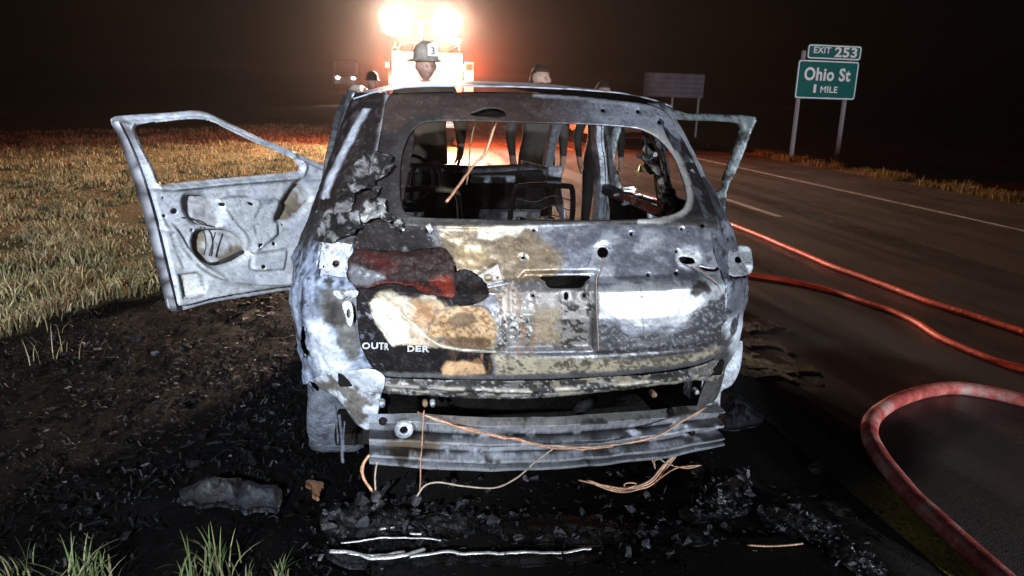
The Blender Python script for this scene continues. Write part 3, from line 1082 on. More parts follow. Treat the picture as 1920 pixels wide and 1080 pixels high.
    lay(c, pr, blob(px, py, [(820, 634), (860, 630), (920, 634), (918, 652), (860, 656), (812, 644)], 4, f, 10), (0.11, 0.065, 0.035), 0.6, 0.05, 1.0)
    rs_ = fbm(P * np.array([1, 1, 0.14]), 55, 4, 59)
    lay(c, pr, 0.75 * sstep(0.50, 0.60, rs_) * blob(px, py, [(905, 520), (1010, 530), (1005, 690), (840, 700), (850, 650), (920, 640)], 16, f, 20), (0.20, 0.10, 0.045), 0.6, 0.05, 0.8)
    lay(c, pr, 0.7 * sstep(0.56, 0.62, rs_) * blob(px, py, [(940, 500), (975, 510), (970, 640), (938, 650)], 10, f, 10), (0.62, 0.55, 0.46), 0.5, 0.1, 0.6)
    # lifted edges of the remaining coats
    for pl_, st_ in (([(693, 568), (712, 545), (735, 541), (748, 556), (775, 560), (800, 548), (818, 556), (835, 575), (905, 575), (930, 600), (925, 655), (880, 655), (800, 650), (745, 648), (722, 620), (706, 600)], 0.8),
                     ([(818, 585), (850, 578), (905, 570), (926, 600), (930, 640), (905, 652), (850, 646), (825, 632), (800, 636)], 0.6),
                     ([(818, 420), (1010, 425), (1060, 470), (1040, 530), (950, 540), (905, 560), (850, 540), (830, 470)], 0.5),
                     ([(1118, 536), (1180, 532), (1290, 528), (1375, 528), (1378, 560), (1310, 590), (1270, 612), (1180, 612), (1140, 590), (1120, 560)], 0.45)):
        _, _, d_ = near_poly(px, py, pl_)
        s_ = np.where(in_poly(px, py, pl_), d_, -d_) + (f - 0.5) * 16
        lay(c, pr, st_ * np.exp(-((s_ + 2) / 2.0) ** 2) * sstep(0.36, 0.5, a), (0.018, 0.015, 0.013), 0.55, 0.0, 0.9)
    # weld line curving over the left lower skin
    ln = np.exp(-((py - np.interp(px, [720, 748, 775, 800, 830, 870, 930], [563, 583, 608, 633, 650, 657, 659])) / 1.4) ** 2) * (px > 722) * (px < 930)
    lay(c, pr, ln, (0.75, 0.70, 0.58), 0.4, 0.2, 0.3)
    # lower edge: crust of cream and tan over dark, hinge line
    ed = blob(px, py, [(925, 664), (1110, 672), (1200, 676), (1300, 664), (1352, 645), (1330, 690), (1150, 716), (930, 720)], 5, f, 10)
    lay(c, pr, ed, (0.36, 0.315, 0.23), 0.65, 0.05, 1.0)
    lay(c, pr, ed * sstep(0.50, 0.56, f + 0.3 * (g - 0.5)), (0.10, 0.085, 0.06), 0.6, 0.05, 1.0)
    lay(c, pr, blob(px, py, [(690, 697), (830, 700), (960, 702), (1150, 696), (1290, 680), (1350, 660), (1350, 700), (1150, 722), (690, 722)], 3, f, 5), (0.10, 0.10, 0.105), 0.45, 0.3, 1.0)
    lay(c, pr, blob(px, py, [(828, 690), (838, 678), (868, 676), (905, 684), (912, 702), (830, 702)], 3, f, 6), (0.50, 0.31, 0.17), 0.6, 0.1, 0.8)
    # soot: upper left, under the glass, round the frame
    so = blob(px, py, [(600, 380), (760, 395), (825, 415), (812, 440), (838, 470), (850, 520), (880, 545), (920, 560), (700, 545), (620, 520)], 18, f, 26)
    lay(c, pr, so, (0.014, 0.011, 0.011), 0.5, 0.0, 0.9)
    lay(c, pr, so * sstep(0.62, 0.68, f) * (py < 470), (0.10, 0.09, 0.09), 0.4, 0.2, 1.0)
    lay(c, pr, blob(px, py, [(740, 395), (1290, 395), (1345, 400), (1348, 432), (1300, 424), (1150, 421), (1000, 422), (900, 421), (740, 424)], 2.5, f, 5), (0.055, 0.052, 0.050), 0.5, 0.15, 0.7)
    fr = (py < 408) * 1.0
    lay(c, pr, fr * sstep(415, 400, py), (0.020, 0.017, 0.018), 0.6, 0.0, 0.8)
    # header above the glass: brown on the left, slate and pale towards the right
    hd = sstep(262, 240, py - 0.02 * (px - 960)) * 1.0
    lay(c, pr, hd, (0.050, 0.034, 0.030), 0.5, 0.1, 0.7)
    lay(c, pr, hd * sstep(1000, 1150, px + 120 * (f - 0.5)), (0.20, 0.205, 0.24), 0.45, 0.45, 0.6)
    lay(c, pr, hd * sstep(1080, 1200, px + 260 * (f - 0.5)), (0.42, 0.45, 0.55), 0.42, 0.45, 0.5)
    lay(c, pr, hd * sstep(0.56, 0.62, f) * 0.8, (0.05, 0.045, 0.045), 0.55, 0.1, 0.9)
    lay(c, pr, blob(px, py, [(1000, 172), (1100, 181), (1222, 200), (1215, 205), (1100, 189), (1000, 181)], 3, f, 4), (0.55, 0.57, 0.66), 0.4, 0.3, 0.5)
    # pale right edge of the glass opening
    _, _, gd = near_poly(px, py, GLASS)
    lay(c, pr, sstep(15, 6, gd + 8 * (f - 0.5)) * (px > 1195) * sstep(232, 250, py), (0.44, 0.43, 0.42), 0.5, 0.15, 0.7)
    lay(c, pr, sstep(24, 10, gd) * (px < 830) * (py < 405), (0.030, 0.026, 0.026), 0.55, 0.1, 0.8)
    c, pr = weather(P, c, pr, 1, 0.5)
    # run marks
    for x0, x1, w in ((1119, 1116, 1.6), (1196, 1210, 1.5), (955, 955, 3.0)):
        st = np.exp(-((px - (x0 + (x1 - x0) * (py - 480) / 180 + 4 * (f - 0.5))) / w) ** 2) * sstep(500, 530, py) * sstep(690, 660, py)
        lay(c, pr, st * 0.8, (0.10, 0.09, 0.085), 0.5, 0.1, 0.6)
    return np.clip(c, 0.004, 0.9), np.clip(pr, 0, 1)


gate = patch('tailgate', GATE, HOLES, 2.6, 0.0, gate_relief, gate_paint, 0.006, car, M_SCORCH, M_SOOT)
INN = [GLASS, BRAKE + 0.0]
patch('tailgate_inner_panel', [(745, 200), (715, 330), (700, 430), (685, 500), (690, 640), (730, 690), (960, 700), (1150, 694), (1320, 660), (1365, 600), (1350, 470), (1320, 380), (1260, 270), (1215, 205), (1000, 190), (850, 186)],
      [circle(1000, 320, 1) if False else smooth_poly(np.array(GLASS[::3]) * 1.0, 2)], 9.0, 0.055, None, None, 0.003, gate, M_SOOT)

# ---- what is left of the left tail lamp: molten red-brown lens
def lens_paint(px, py, P):
    f = fbm(P, 26, 4, 61)
    c = np.tile(np.array([0.022, 0.011, 0.010]), (len(P), 1)) * (0.4 + 1.2 * f)[:, None]
    pr = np.tile(np.array([0.5, 0.0, 0.8]), (len(P), 1))
    lay(c, pr, blob(px, py, [(680, 472), (720, 474), (750, 492), (735, 505), (700, 495)], 10, f, 14), (0.045, 0.010, 0.009), 0.55, 0, 0.8)
    lay(c, pr, blob(px, py, [(806, 520), (842, 512), (848, 552), (826, 552)], 8, f, 12), (0.13, 0.018, 0.010), 0.45, 0, 0.8)
    lay(c, pr, blob(px, py, [(690, 532), (730, 522), (790, 530), (830, 548), (800, 548), (740, 532)], 5, f, 7), (0.075, 0.013, 0.010), 0.5, 0, 0.8)
    lay(c, pr, blob(px, py, [(652, 508), (660, 494), (690, 502), (722, 518), (690, 532), (660, 528)], 4, f, 5), (0.13, 0.135, 0.15), 0.5, 0.1, 0.6)
    return weather(P, c, pr, 4, 0.6)


def lens_relief(px, py, P):
    o = np.zeros_like(P)
    o[:, 1] = -0.014 * np.sin(np.clip((py - 462) / 92, 0, 1) * np.pi) ** 0.6 - 0.014 * sstep(700, 840, px) + (fbm(P, 18, 4, 62) - 0.5) * 0.014 + (1 - np.abs(2 * fbm(P, 34, 3, 66) - 1)) * -0.010
    return o


LAMP_ = [(656, 482), (672, 468), (700, 464), (760, 469), (812, 461), (838, 468), (851, 487), (852, 554), (838, 557), (800, 547), (765, 530), (722, 529), (690, 538), (662, 533), (652, 516)]
LAMP_ = smooth_poly(LAMP_, 5)
LAMP_ = LAMP_ + (np.stack([fbm(np.c_[LAMP_, LAMP_[:, :1] * 0], 0.07, 3, 64), fbm(np.c_[LAMP_, LAMP_[:, :1] * 0], 0.07, 3, 65)], 1) - 0.5) * 15
patch('tail_lamp_remains', LAMP_, (), 2.4, -0.012, lens_relief, lens_paint, 0.008, gate, smooth=0)
patch('tail_lamp_remains', [(848, 512), (870, 500), (898, 516), (914, 545), (900, 562), (866, 570), (846, 556)], (), 3.0, -0.010, lens_relief,
      lambda px, py, P: base_paint(P, 71, (0.03, 0.02, 0.018), (0.012, 0.010, 0.010), 12), 0.014, gate)

# ---- torn plate and small bright tabs on the gate
patch('torn_plate', [(895, 516), (934, 494), (944, 528), (930, 530), (915, 534)], [circle(916, 520, 8, 7), circle(933, 520, 2.5)], 2.0, -0.02, None,
      lambda px, py, P: base_paint(P, 72, (0.5, 0.46, 0.42), (0.10, 0.08, 0.06), 20, 0.35), 0.003, gate, smooth=0)
for q in ([(912, 534), (956, 527), (958, 531), (914, 540)], [(738, 416), (748, 422), (760, 430), (756, 434), (742, 424)], [(797, 424), (806, 418), (813, 430), (806, 438)], [(1094, 545), (1102, 523), (1106, 524), (1100, 548)]):
    patch('loose_tab', q, (), 2.0, -0.015, None, lambda px, py, P: base_paint(P, 73, (0.42, 0.42, 0.44), (0.12, 0.11, 0.10), 20, 0.4), 0.003, gate, smooth=0)

# ---- badge letters: what the fire left of the word
M_BADGE = plain('badge_white_metal', (0.58, 0.59, 0.62), 0.35, 0.4, 0.15, 40)


def text_mesh(s, size, ext, shear=0.0, spacing=1.0, offset=0.0, bevel=0.0, align='LEFT'):
    cu = bpy.data.curves.new('lettering', 'FONT')
    cu.body = s
    cu.size = size
    cu.extrude = ext
    cu.shear = shear
    cu.space_character = spacing
    cu.offset = offset
    cu.bevel_depth = bevel
    cu.align_x = align
    o = bpy.data.objects.new('lettering', cu)
    COL.objects.link(o)
    dg = bpy.context.evaluated_depsgraph_get()
    me = bpy.data.meshes.new_from_object(o.evaluated_get(dg))
    bpy.data.objects.remove(o)
    bpy.data.curves.remove(cu)
    return me


def badge_letter(ch, px0, px1, py0, py1, rot=0.0):
    P = on_rear(np.array([px0, px1, px0]), np.array([py1, py1, py0]), -0.006)
    me = text_mesh(ch, 1.0, 0.02, 0, 1, 0.03)
    co = np.zeros(len(me.vertices) * 3, np.float32)
    me.vertices.foreach_get('co', co)
    co = co.reshape(-1, 3)
    lo, hi = co.min(0), co.max(0)
    u = (co[:, 0] - lo[0]) / (hi[0] - lo[0])
    v = (co[:, 1] - lo[1]) / (hi[1] - lo[1])
    w = co[:, 2] * 0.12
    out = P[0] + u[:, None] * (P[1] - P[0]) + v[:, None] * (P[2] - P[0])
    out[:, 1] -= w + (fbm(out, 60, 2, 75) - 0.5) * 0.004
    me.vertices.foreach_set('co', out.astype(np.float32).ravel())
    me.update()
    return link('badge_letter', me, M_BADGE, gate)


for ch, a, b2, c2, d2 in (('O', 679, 694, 642, 654), ('U', 696, 709, 642, 654), ('T', 710, 720, 642, 655), ('R', 721, 729, 643, 656), ('D', 764, 777, 648, 659), ('E', 779, 790, 648, 659), ('R', 792, 805, 648, 660)):
    badge_letter(ch, a, b2, c2, d2)

# ---- body skin round the corners: quarter panels with the wide rear pillars above
def corner(name, side, phi0, phi1, z0, z1, fwd, nphi, nz, paint, relief=None, cut=None, thick=0.006, extra=0.0):
    ph = np.linspace(phi0, phi1, nphi)
    xs = [body_pt(p, np.array([1.0])) for p in ph]
    zz = np.linspace(z0, z1, nz)
    V = []
    for z in zz:
        x, y = body_pt(ph, z)
        if fwd > 0:
            m = max(2, int(fwd / 0.02))
            x = np.concatenate([x, np.full(m, half(z))])
            y = np.concatenate([y, y[-1] + np.linspace(0, fwd, m + 1)[1:]])
        V.append(np.stack([x * side, y, np.full(len(x), z)], 1))
    V = np.array(V)
    k, n_ = V.shape[:2]
    V = V.reshape(-1, 3)
    px, py = project(V)
    ix = np.arange(k * n_).reshape(k, n_)
    F = np.stack([ix[:-1, :-1], ix[:-1, 1:], ix[1:, 1:], ix[1:, :-1]], -1).reshape(-1, 4)
    if side < 0:
        F = F[:, ::-1]
    C = V[F].mean(1)
    ok = np.ones(len(F), bool)
    if cut is not None:
        ok = ~cut(C, *project(C))
    F = F[ok]
    used = np.zeros(len(V), bool)
    used[F.ravel()] = True
    new = np.cumsum(used) - 1
    V, px, py, F = V[used], px[used], py[used], new[F]
    if relief is not None:
        V = V + relief(px, py, V)
    c, pr = paint(px, py, V)
    o = link(name, mesh_np(name, V, F, c, pr), M_SCORCH, car)
    thicken(o, thick, -1.0, M_SOOT)
    return o


WHEEL_Y, WHEEL_R = 0.98, 0.31


def cut_quarter(C, px, py):
    w = (np.hypot(C[:, 1] - WHEEL_Y, C[:, 2] - 0.34) < 0.38) & (np.abs(C[:, 0]) > 0.7)
    gl = (C[:, 1] > 0.72 + 0.45 * (C[:, 2] - 1.14)) & (C[:, 2] > 1.14) & (C[:, 2] < 1.46)
    return w | gl


def lq_paint(px, py, P):
    f = fbm(P, 24, 4, 81)
    a = fbm(P, 7, 4, 82)
    c = np.tile(np.array([0.46, 0.54, 0.74]), (len(P), 1)) * (0.65 + 0.5 * f)[:, None]
    pr = np.tile(np.array([0.38, 0.45, 0.4]), (len(P), 1))
    lay(c, pr, sstep(0.48, 0.56, a) * 0.75, (0.20, 0.22, 0.29), 0.5, 0.25, 0.7)
    lay(c, pr, sstep(0.60, 0.66, f), (0.05, 0.05, 0.055), 0.55, 0.1, 0.9)
    vs_ = fbm(P * np.array([1, 1, 0.16]), 34, 4, 89)
    lay(c, pr, 0.85 * sstep(0.53, 0.60, vs_), (0.10, 0.12, 0.17), 0.4, 0.4, 0.6)
    lay(c, pr, 0.8 * sstep(0.62, 0.66, vs_), (0.02, 0.02, 0.022), 0.5, 0.1, 0.8)
    # corner white, inner face grey and scabbed
    lay(c, pr, blob(px, py, [(590, 600), (620, 590), (650, 660), (690, 715), (600, 720)], 8, f, 10), (0.66, 0.72, 0.84), 0.36, 0.4, 0.3)
    lay(c, pr, blob(px, py, [(600, 540), (675, 540), (680, 660), (690, 710), (660, 680), (635, 620), (604, 600)], 6, f, 14), (0.10, 0.10, 0.10), 0.5, 0.2, 1.0)
    lay(c, pr, blob(px, py, [(604, 560), (650, 560), (655, 615), (620, 605)], 6, f, 16), (0.045, 0.042, 0.040), 0.6, 0.1, 1.0)
    lay(c, pr, sstep(500, 440, py + 90 * (f - 0.5)), (0.026, 0.024, 0.025), 0.6, 0.05, 0.9)
    lay(c, pr, sstep(425, 395, py) * sstep(0.56, 0.62, f), (0.22, 0.21, 0.21), 0.5, 0.2, 1.0)
    # the D pillar: brown-black with a bare pale strip down its outer edge
    lay(c, pr, (py < 395) * 1.0, (0.018, 0.013, 0.013), 0.62, 0.0, 0.8)
    lay(c, pr, (py < 395) * sstep(0.60, 0.68, f) * 0.6, (0.075, 0.07, 0.075), 0.5, 0.2, 0.9)
    ex = np.interp(py, [200, 240, 290, 330, 362], [690, 667, 641, 622, 610])
    lay(c, pr, np.exp(-((px - ex) / 7.0) ** 4) * (py < 372) * (py > 205), (0.55, 0.58, 0.68), 0.42, 0.3, 0.6)
    lay(c, pr, np.exp(-((px - np.interp(py, [185, 240, 290], [728, 716, 707])) / 4.0) ** 2) * (py < 292), (0.38, 0.37, 0.40), 0.45, 0.2, 0.6)
    return weather(P, np.clip(c, 0.004, 0.9), pr, 2, 0.6)


def lq_relief(px, py, P):
    d = np.zeros_like(P)
    n1 = fbm(P, 6, 4, 84) - 0.5
    low = sstep(1.12, 0.95, P[:, 2])
    fold = 1 - np.abs(2 * fbm(P * np.array([1, 1, 0.22]), 17, 3, 88) - 1)
    d[:, 0] = n1 * 0.05 * low - 0.018 * low * fold ** 2 + (fbm(P, 22, 3, 85) - 0.5) * 0.014
    d[:, 1] = (fbm(P, 7, 4, 86) - 0.5) * 0.05 * low + (fbm(P, 24, 3, 87) - 0.5) * 0.02
    d[:, 1] = d[:, 1] * sstep(-0.5, -0.75, P[:, 0]) + 0.03 * sstep(650, 685, px) * (P[:, 0] > -0.8)
    return d


def cut_left(C, px, py):
    w = cut_quarter(C, px, py)
    br = in_poly(px, py, np.array([(602, 452), (663, 458), (660, 520), (602, 516)])) & (C[:, 1] < 0.3) & (C[:, 2] > 0.9)
    lamp_gap = in_poly(px, py, np.array([(566, 607), (574, 612), (585, 640), (584, 672), (570, 670)])) & (C[:, 1] < 0.5)
    low = (C[:, 2] < 0.60) & (C[:, 1] < 0.5) & (py > 716 + 0.0 * px)
    return w | br | lamp_gap | low


corner('quarter_panel', -1, R(27), R(90), 0.40, 1.585, 0.62, 56, 170, lq_paint, lq_relief, cut_left)


def rq_paint(px, py, P):
    f = fbm(P, 24, 4, 91)
    a = fbm(P, 7, 4, 92)
    c = np.tile(np.array([0.36, 0.39, 0.48]), (len(P), 1)) * (0.55 + 0.7 * f)[:, None]
    pr = np.tile(np.array([0.45, 0.3, 0.6]), (len(P), 1))
    lay(c, pr, sstep(0.47, 0.56, a) * 0.8, (0.10, 0.105, 0.13), 0.5, 0.3, 0.7)
    lay(c, pr, sstep(0.60, 0.64, f), (0.04, 0.04, 0.045), 0.55, 0.1, 0.9)
    lay(c, pr, sstep(585, 610, py), (0.66, 0.72, 0.80), 0.42, 0.15, 0.4)
    lay(c, pr, sstep(585, 610, py) * sstep(1365, 1345, px - 0.25 * (py - 600) + 30 * (f - 0.5)), (0.07, 0.068, 0.066), 0.55, 0.1, 0.9)
    lay(c, pr, (py < 415) * 0.85, (0.022, 0.022, 0.024), 0.6, 0.0, 0.8)
    ed = np.interp(py, [210, 290, 350, 400, 440], [1268, 1316, 1356, 1383, 1410])
    lay(c, pr, sstep(26, 8, ed - px + 14 * (f - 0.5)) * (py < 450) * sstep(0.36, 0.5, f), (0.46, 0.50, 0.60), 0.45, 0.3, 0.6)
    lay(c, pr, (py < 330) * sstep(0.5, 0.57, a) * 0.8, (0.48, 0.51, 0.58), 0.45, 0.3, 0.6)
    return weather(P, np.clip(c, 0.004, 0.9), pr, 2, 0.6)


corner('quarter_panel', 1, R(40), R(90), 0.42, 1.585, 0.62, 48, 160, rq_paint,
       lambda px, py, P: np.stack([(fbm(P, 8, 4, 93) - 0.5) * 0.024, (fbm(P, 9, 4, 94) - 0.5) * 0.03, np.zeros(len(P))], 1),
       lambda C, px, py: cut_quarter(C, px, py) | (in_poly(px, py, np.array([(1366, 470), (1406, 470), (1406, 520), (1366, 520)])) & (C[:, 2] > 0.93) & (C[:, 1] < 0.35)))

# tail lamp mounting plates, one each side
patch('lamp_bracket', [(598, 452), (668, 458), (664, 488), (656, 522), (600, 520)], [circle(629, 494, 7), circle(606, 500, 2.2)], 2.2, 0.012, None,
      lambda px, py, P: (lambda cp: cp)(base_paint(P, 95, (0.55, 0.57, 0.64), (0.16, 0.16, 0.18), 14, 0.42)), 0.004, car, M_SCORCH, M_SOOT)
patch('lamp_bracket', [(1364, 466), (1402, 462), (1410, 480), (1408, 512), (1366, 514)], [circle(1384, 487, 6.5), circle(1404, 491, 2)], 2.2, 0.008, None,
      lambda px, py, P: base_paint(P, 96, (0.42, 0.44, 0.48), (0.12, 0.12, 0.13), 14, 0.45), 0.004, car, M_SCORCH, M_SOOT)
patch('torn_bracket', [(625, 545), (668, 543), (667, 558), (650, 556), (640, 562), (628, 556)], (), 2.2, -0.02, None, lambda px, py, P: base_paint(P, 97, (0.40, 0.41, 0.45), (0.10, 0.10, 0.10), 20, 0.4), 0.004, car)
patch('torn_bracket', [(642, 568), (656, 566), (662, 590), (658, 612), (650, 606), (646, 588)], [circle(653, 588, 4, 9)], 2.0, -0.02, None, lambda px, py, P: base_paint(P, 98, (0.6, 0.62, 0.66), (0.14, 0.14, 0.15), 20, 0.4), 0.004, car)

# ---- roof skin
def roof():
    xs = np.linspace(-0.675, 0.675, 70)
    ys = np.linspace(0.0, 1.0, 80)
    V = []
    for t in ys:
        y = 0.60 + (2.75 - 0.60) * t
        h = 0.055 * math.sin(math.pi * (0.16 + 0.60 * t)) ** 0.9
        w = 1.0 + 0.03 * math.sin(math.pi * t)
        for x in xs:
            u = abs(x) / 0.675
            V.append((x * w, y + 0.12 * u ** 3 * (1 - t), 1.565 + h * (1 - u ** 2.6) + 0.035 * (1 - u ** 4)))
    V = np.array(V)
    V[:, 2] += (fbm(V, 4, 4, 101) - 0.5) * 0.018
    k, n_ = len(ys), len(xs)
    ix = np.arange(k * n_).reshape(k, n_)
    F = np.stack([ix[:-1, :-1], ix[:-1, 1:], ix[1:, 1:], ix[1:, :-1]], -1).reshape(-1, 4)
    c, pr = base_paint(V, 102, (0.36, 0.38, 0.46), (0.05, 0.045, 0.045), 6, 0.45)
    o = link('roof', mesh_np('roof', V, F, c, pr), M_SCORCH, car)
    thicken(o, 0.006, -1.0, M_SOOT)
    return o


roof_o = roof()


def beam(name, pts, w, h, mat, parent=None, up=(0, 0, 1), jit=0.006, seed=3, seg=8, smoothp=True):
    """a pressed hollow section swept along a line: rounded box in section"""
    pts = smooth_line(pts, seg) if smoothp and len(pts) > 2 else np.linspace(pts[0], pts[-1], 14)
    bm = bmesh.new()
    rings = []
    sec = [(-.5, -.35), (-.35, -.5), (.35, -.5), (.5, -.35), (.5, .1), (.42, .16), (.5, .22), (.5, .35), (.35, .5), (-.35, .5), (-.5, .35)]
    ww = np.interp(np.linspace(0, 1, len(pts)), np.linspace(0, 1, len(w)), w) if hasattr(w, '__len__') else np.full(len(pts), w)
    for i, p in enumerate(pts):
        t = Vector(pts[min(i + 1, len(pts) - 1)] - pts[max(i - 1, 0)]).normalized()
        a = Vector(up)
        b_ = (a - t * a.dot(t)).normalized()
        c_ = t.cross(b_)
        rings.append([bm.verts.new(Vector(p) + c_ * (u * ww[i]) + b_ * (v * h)) for u, v in sec])
    n_ = len(sec)
    for q, r_ in zip(rings, rings[1:]):
        for k in range(n_):
            bm.faces.new((q[k], q[(k + 1) % n_], r_[(k + 1) % n_], r_[k])).smooth = False
    bm.faces.new(rings[0][::-1])
    bm.faces.new(rings[-1])
    m = MB()
    m.bm.free()
    m.bm = bm
    return m.build(name, mat, parent or car, jit, seed)


for s in (-1, 1):
    light = M_GREYM if s > 0 else M_DARKM
    # roof side rail, then the pillars below it
    beam('roof_rail', [(s * 0.655, 0.98, 1.555), (s * 0.68, 1.3, 1.575), (s * 0.68, 2.0, 1.59), (s * 0.66, 2.75, 1.56)], 0.06, 0.05, M_GREYM, up=(0, 0, 1), seed=11)
    beam('windscreen_pillar', [(s * 0.665, 2.72, 1.565), (s * 0.70, 3.05, 1.38), (s * 0.745, 3.42, 1.14), (s * 0.77, 3.6, 1.0)], 0.055, 0.075, M_GREYM, up=(s, 0, 0.3), seed=12)
    beam('centre_pillar', [(s * 0.69, 1.98, 1.585), (s * 0.735, 2.05, 1.35), (s * 0.785, 2.10, 1.05), (s * 0.80, 2.12, 0.35)], [0.09, 0.10, 0.14, 0.16], 0.06, light, up=(s, 0, 0.2), seed=13)
    beam('rear_pillar', [(s * 0.69, 1.10, 1.575), (s * 0.735, 1.02, 1.36), (s * 0.79, 0.98, 1.08)], [0.09, 0.09, 0.16], 0.05, M_DARKM, up=(s, 0, 0.2), seed=14)
    beam('door_sill', [(s * 0.80, 1.4, 0.28), (s * 0.80, 3.6, 0.28)], 0.14, 0.13, M_DARKM, up=(0, 0, 1), seed=15)
    beam('belt_rail', [(s * 0.80, 1.0, 1.06), (s * 0.805, 2.12, 1.04)], 0.06, 0.06, M_DARKM, up=(0, 0, 1), seed=16)

# closed rear doors below the belt line and their bare window frames
for s in (-1, 1):
    V, Fq = [], []
    ys = np.linspace(1.36, 2.10, 30)
    zs = np.linspace(0.34, 1.05, 30)
    A, B = np.meshgrid(ys, zs)
    X = np.interp(B, [0.34, 0.6, 0.9, 1.05], [0.83, 0.88, 0.885, 0.855])
    V = np.stack([s * X.ravel(), A.ravel(), B.ravel()], 1)
    V[:, 0] += (fbm(V, 6, 3, 121) - 0.5) * 0.02
    ix = np.arange(900).reshape(30, 30)
    F = np.stack([ix[:-1, :-1], ix[:-1, 1:], ix[1:, 1:], ix[1:, :-1]], -1).reshape(-1, 4)
    c, pr = base_paint(V, 122 + s, (0.34, 0.36, 0.42), (0.05, 0.05, 0.05), 5, 0.5)
    rd_ = link('rear_door', mesh_np('rear_door', V, F if s > 0 else F[:, ::-1], c, pr), M_SCORCH, car)
    thicken(rd_, 0.03, -1.0, M_SOOT)
    beam('window_frame', [(s * 0.855, 2.06, 1.05), (s * 0.80, 2.04, 1.30), (s * 0.745, 1.98, 1.52), (s * 0.74, 1.5, 1.535), (s * 0.775, 1.14, 1.40), (s * 0.835, 1.06, 1.12)], 0.035, 0.03, M_DARKM, rd_, up=(s, 0, 0.1), seed=18, seg=5)

# floor pan, arches, bulkhead, bonnet and front end
MB().box((0, 1.95, 0.27), (1.52, 3.3, 0.05), bevel=0.01).build('floor_pan', M_SOOT, car, 0.012)
MB().box((0, 0.52, 0.60), (1.46, 0.86, 0.06), bevel=0.01).build('boot_floor', M_SOOT, car, 0.02)
MB().box((0, 3.62, 0.66), (1.46, 0.06, 0.72), bevel=0.01).build('bulkhead', M_DARKM, car, 0.01)
for s in (-1, 1):
    MB().box((s * 0.70, 0.98, 0.60), (0.30, 0.74, 0.34), bevel=0.08).build('wheel_arch', M_SOOT, car, 0.015)
V = []
for t in np.linspace(0, 1, 26):
    for u in np.linspace(-1, 1, 30):
        V.append((u * (0.80 - 0.12 * t), 3.62 + 0.95 * t - 0.12 * u * u * t, 1.03 - 0.20 * t ** 1.5 - 0.06 * u * u))
V = np.array(V)
V[:, 2] += (fbm(V, 5, 3, 131) - 0.5) * 0.03
ix = np.arange(26 * 30).reshape(26, 30)
F = np.stack([ix[:-1, :-1], ix[:-1, 1:], ix[1:, 1:], ix[1:, :-1]], -1).reshape(-1, 4)
c, pr = base_paint(V, 132, (0.34, 0.34, 0.38), (0.06, 0.05, 0.05), 5, 0.4)
bn = link('bonnet', mesh_np('bonnet', V, F, c, pr), M_SCORCH, car)
thicken(bn, 0.01, -1.0, M_SOOT)
for s in (-1, 1):
    V = []
    for y in np.linspace(3.35, 4.55, 40):
        for z in np.linspace(0.30, 0.99, 24):
            V.append((s * (0.885 - 0.10 * sstep(4.1, 4.55, y)) * np.interp(z, [0.3, 0.6, 0.99], [0.95, 1.0, 0.93]), y, z))
    V = np.array(V)
    ix = np.arange(40 * 24).reshape(40, 24)
    F = np.stack([ix[:-1, :-1], ix[:-1, 1:], ix[1:, 1:], ix[1:, :-1]], -1).reshape(-1, 4)
    C = V[F].mean(1)
    F = F[np.hypot(C[:, 1] - 3.72, C[:, 2] - 0.33) > 0.36]
    V[:, 0] += (fbm(V, 6, 3, 133) - 0.5) * 0.02
    c, pr = base_paint(V, 134, (0.36, 0.38, 0.44), (0.05, 0.05, 0.05), 5, 0.45)
    thicken(link('front_wing', mesh_np('front_wing', V, F, c, pr), M_SCORCH, car), 0.008, 0.0)
MB().box((0, 4.52, 0.55), (1.38, 0.10, 0.50), bevel=0.03).build('front_panel', M_DARKM, car, 0.02)
MB().box((0, 4.05, 0.66), (0.70, 0.6, 0.36), bevel=0.06).build('engine_block', M_DARKM, car, 0.03)

# ---- wheels: rear left still shows its scorched tyre carcass
def wheel(x, y, grey):
    r_ = WHEEL_R
    s = 1 if x > 0 else -1
    t = MB().revolve([(0.20, -0.10), (r_ * 0.94, -0.11), (r_, -0.07), (r_, 0.07), (r_ * 0.94, 0.11), (0.20, 0.10)], (x, y, r_ - 0.02), 'X', 36)
    w = t.build('wheel', grey, car, 0.018, int(50 + x * 10 + y))
    rim = MB().revolve([(0.215, -0.09), (0.205, 0.0), (0.215, 0.09)], (x, y, r_ - 0.02), 'X', 28)
    for k in range(10):
        a = 2 * math.pi * k / 10
        rim.box((x + s * 0.06, y + math.cos(a) * 0.12, r_ - 0.02 + math.sin(a) * 0.12), (0.025, 0.03, 0.19), Euler((a + math.pi / 2, 0, 0)).to_matrix(), 0.006)
    rim.cyl((x - 0.03, y, r_ - 0.02), (x + s * 0.075, y, r_ - 0.02), 0.06, 16)
    rim.build('rim', M_GREYM, w)
    return w


M_TYREASH = plain('ashed_tyre', (0.045, 0.05, 0.065), 0.7, 0, 0.6, 14, 0.9, c2=(0.10, 0.115, 0.15))
wheel(-0.775, WHEEL_Y - 0.12, M_TYREASH)
wheel(0.765, WHEEL_Y, M_CHAR)
wheel(-0.78, 3.72, M_CHAR)
wheel(0.78, 3.72, M_CHAR)

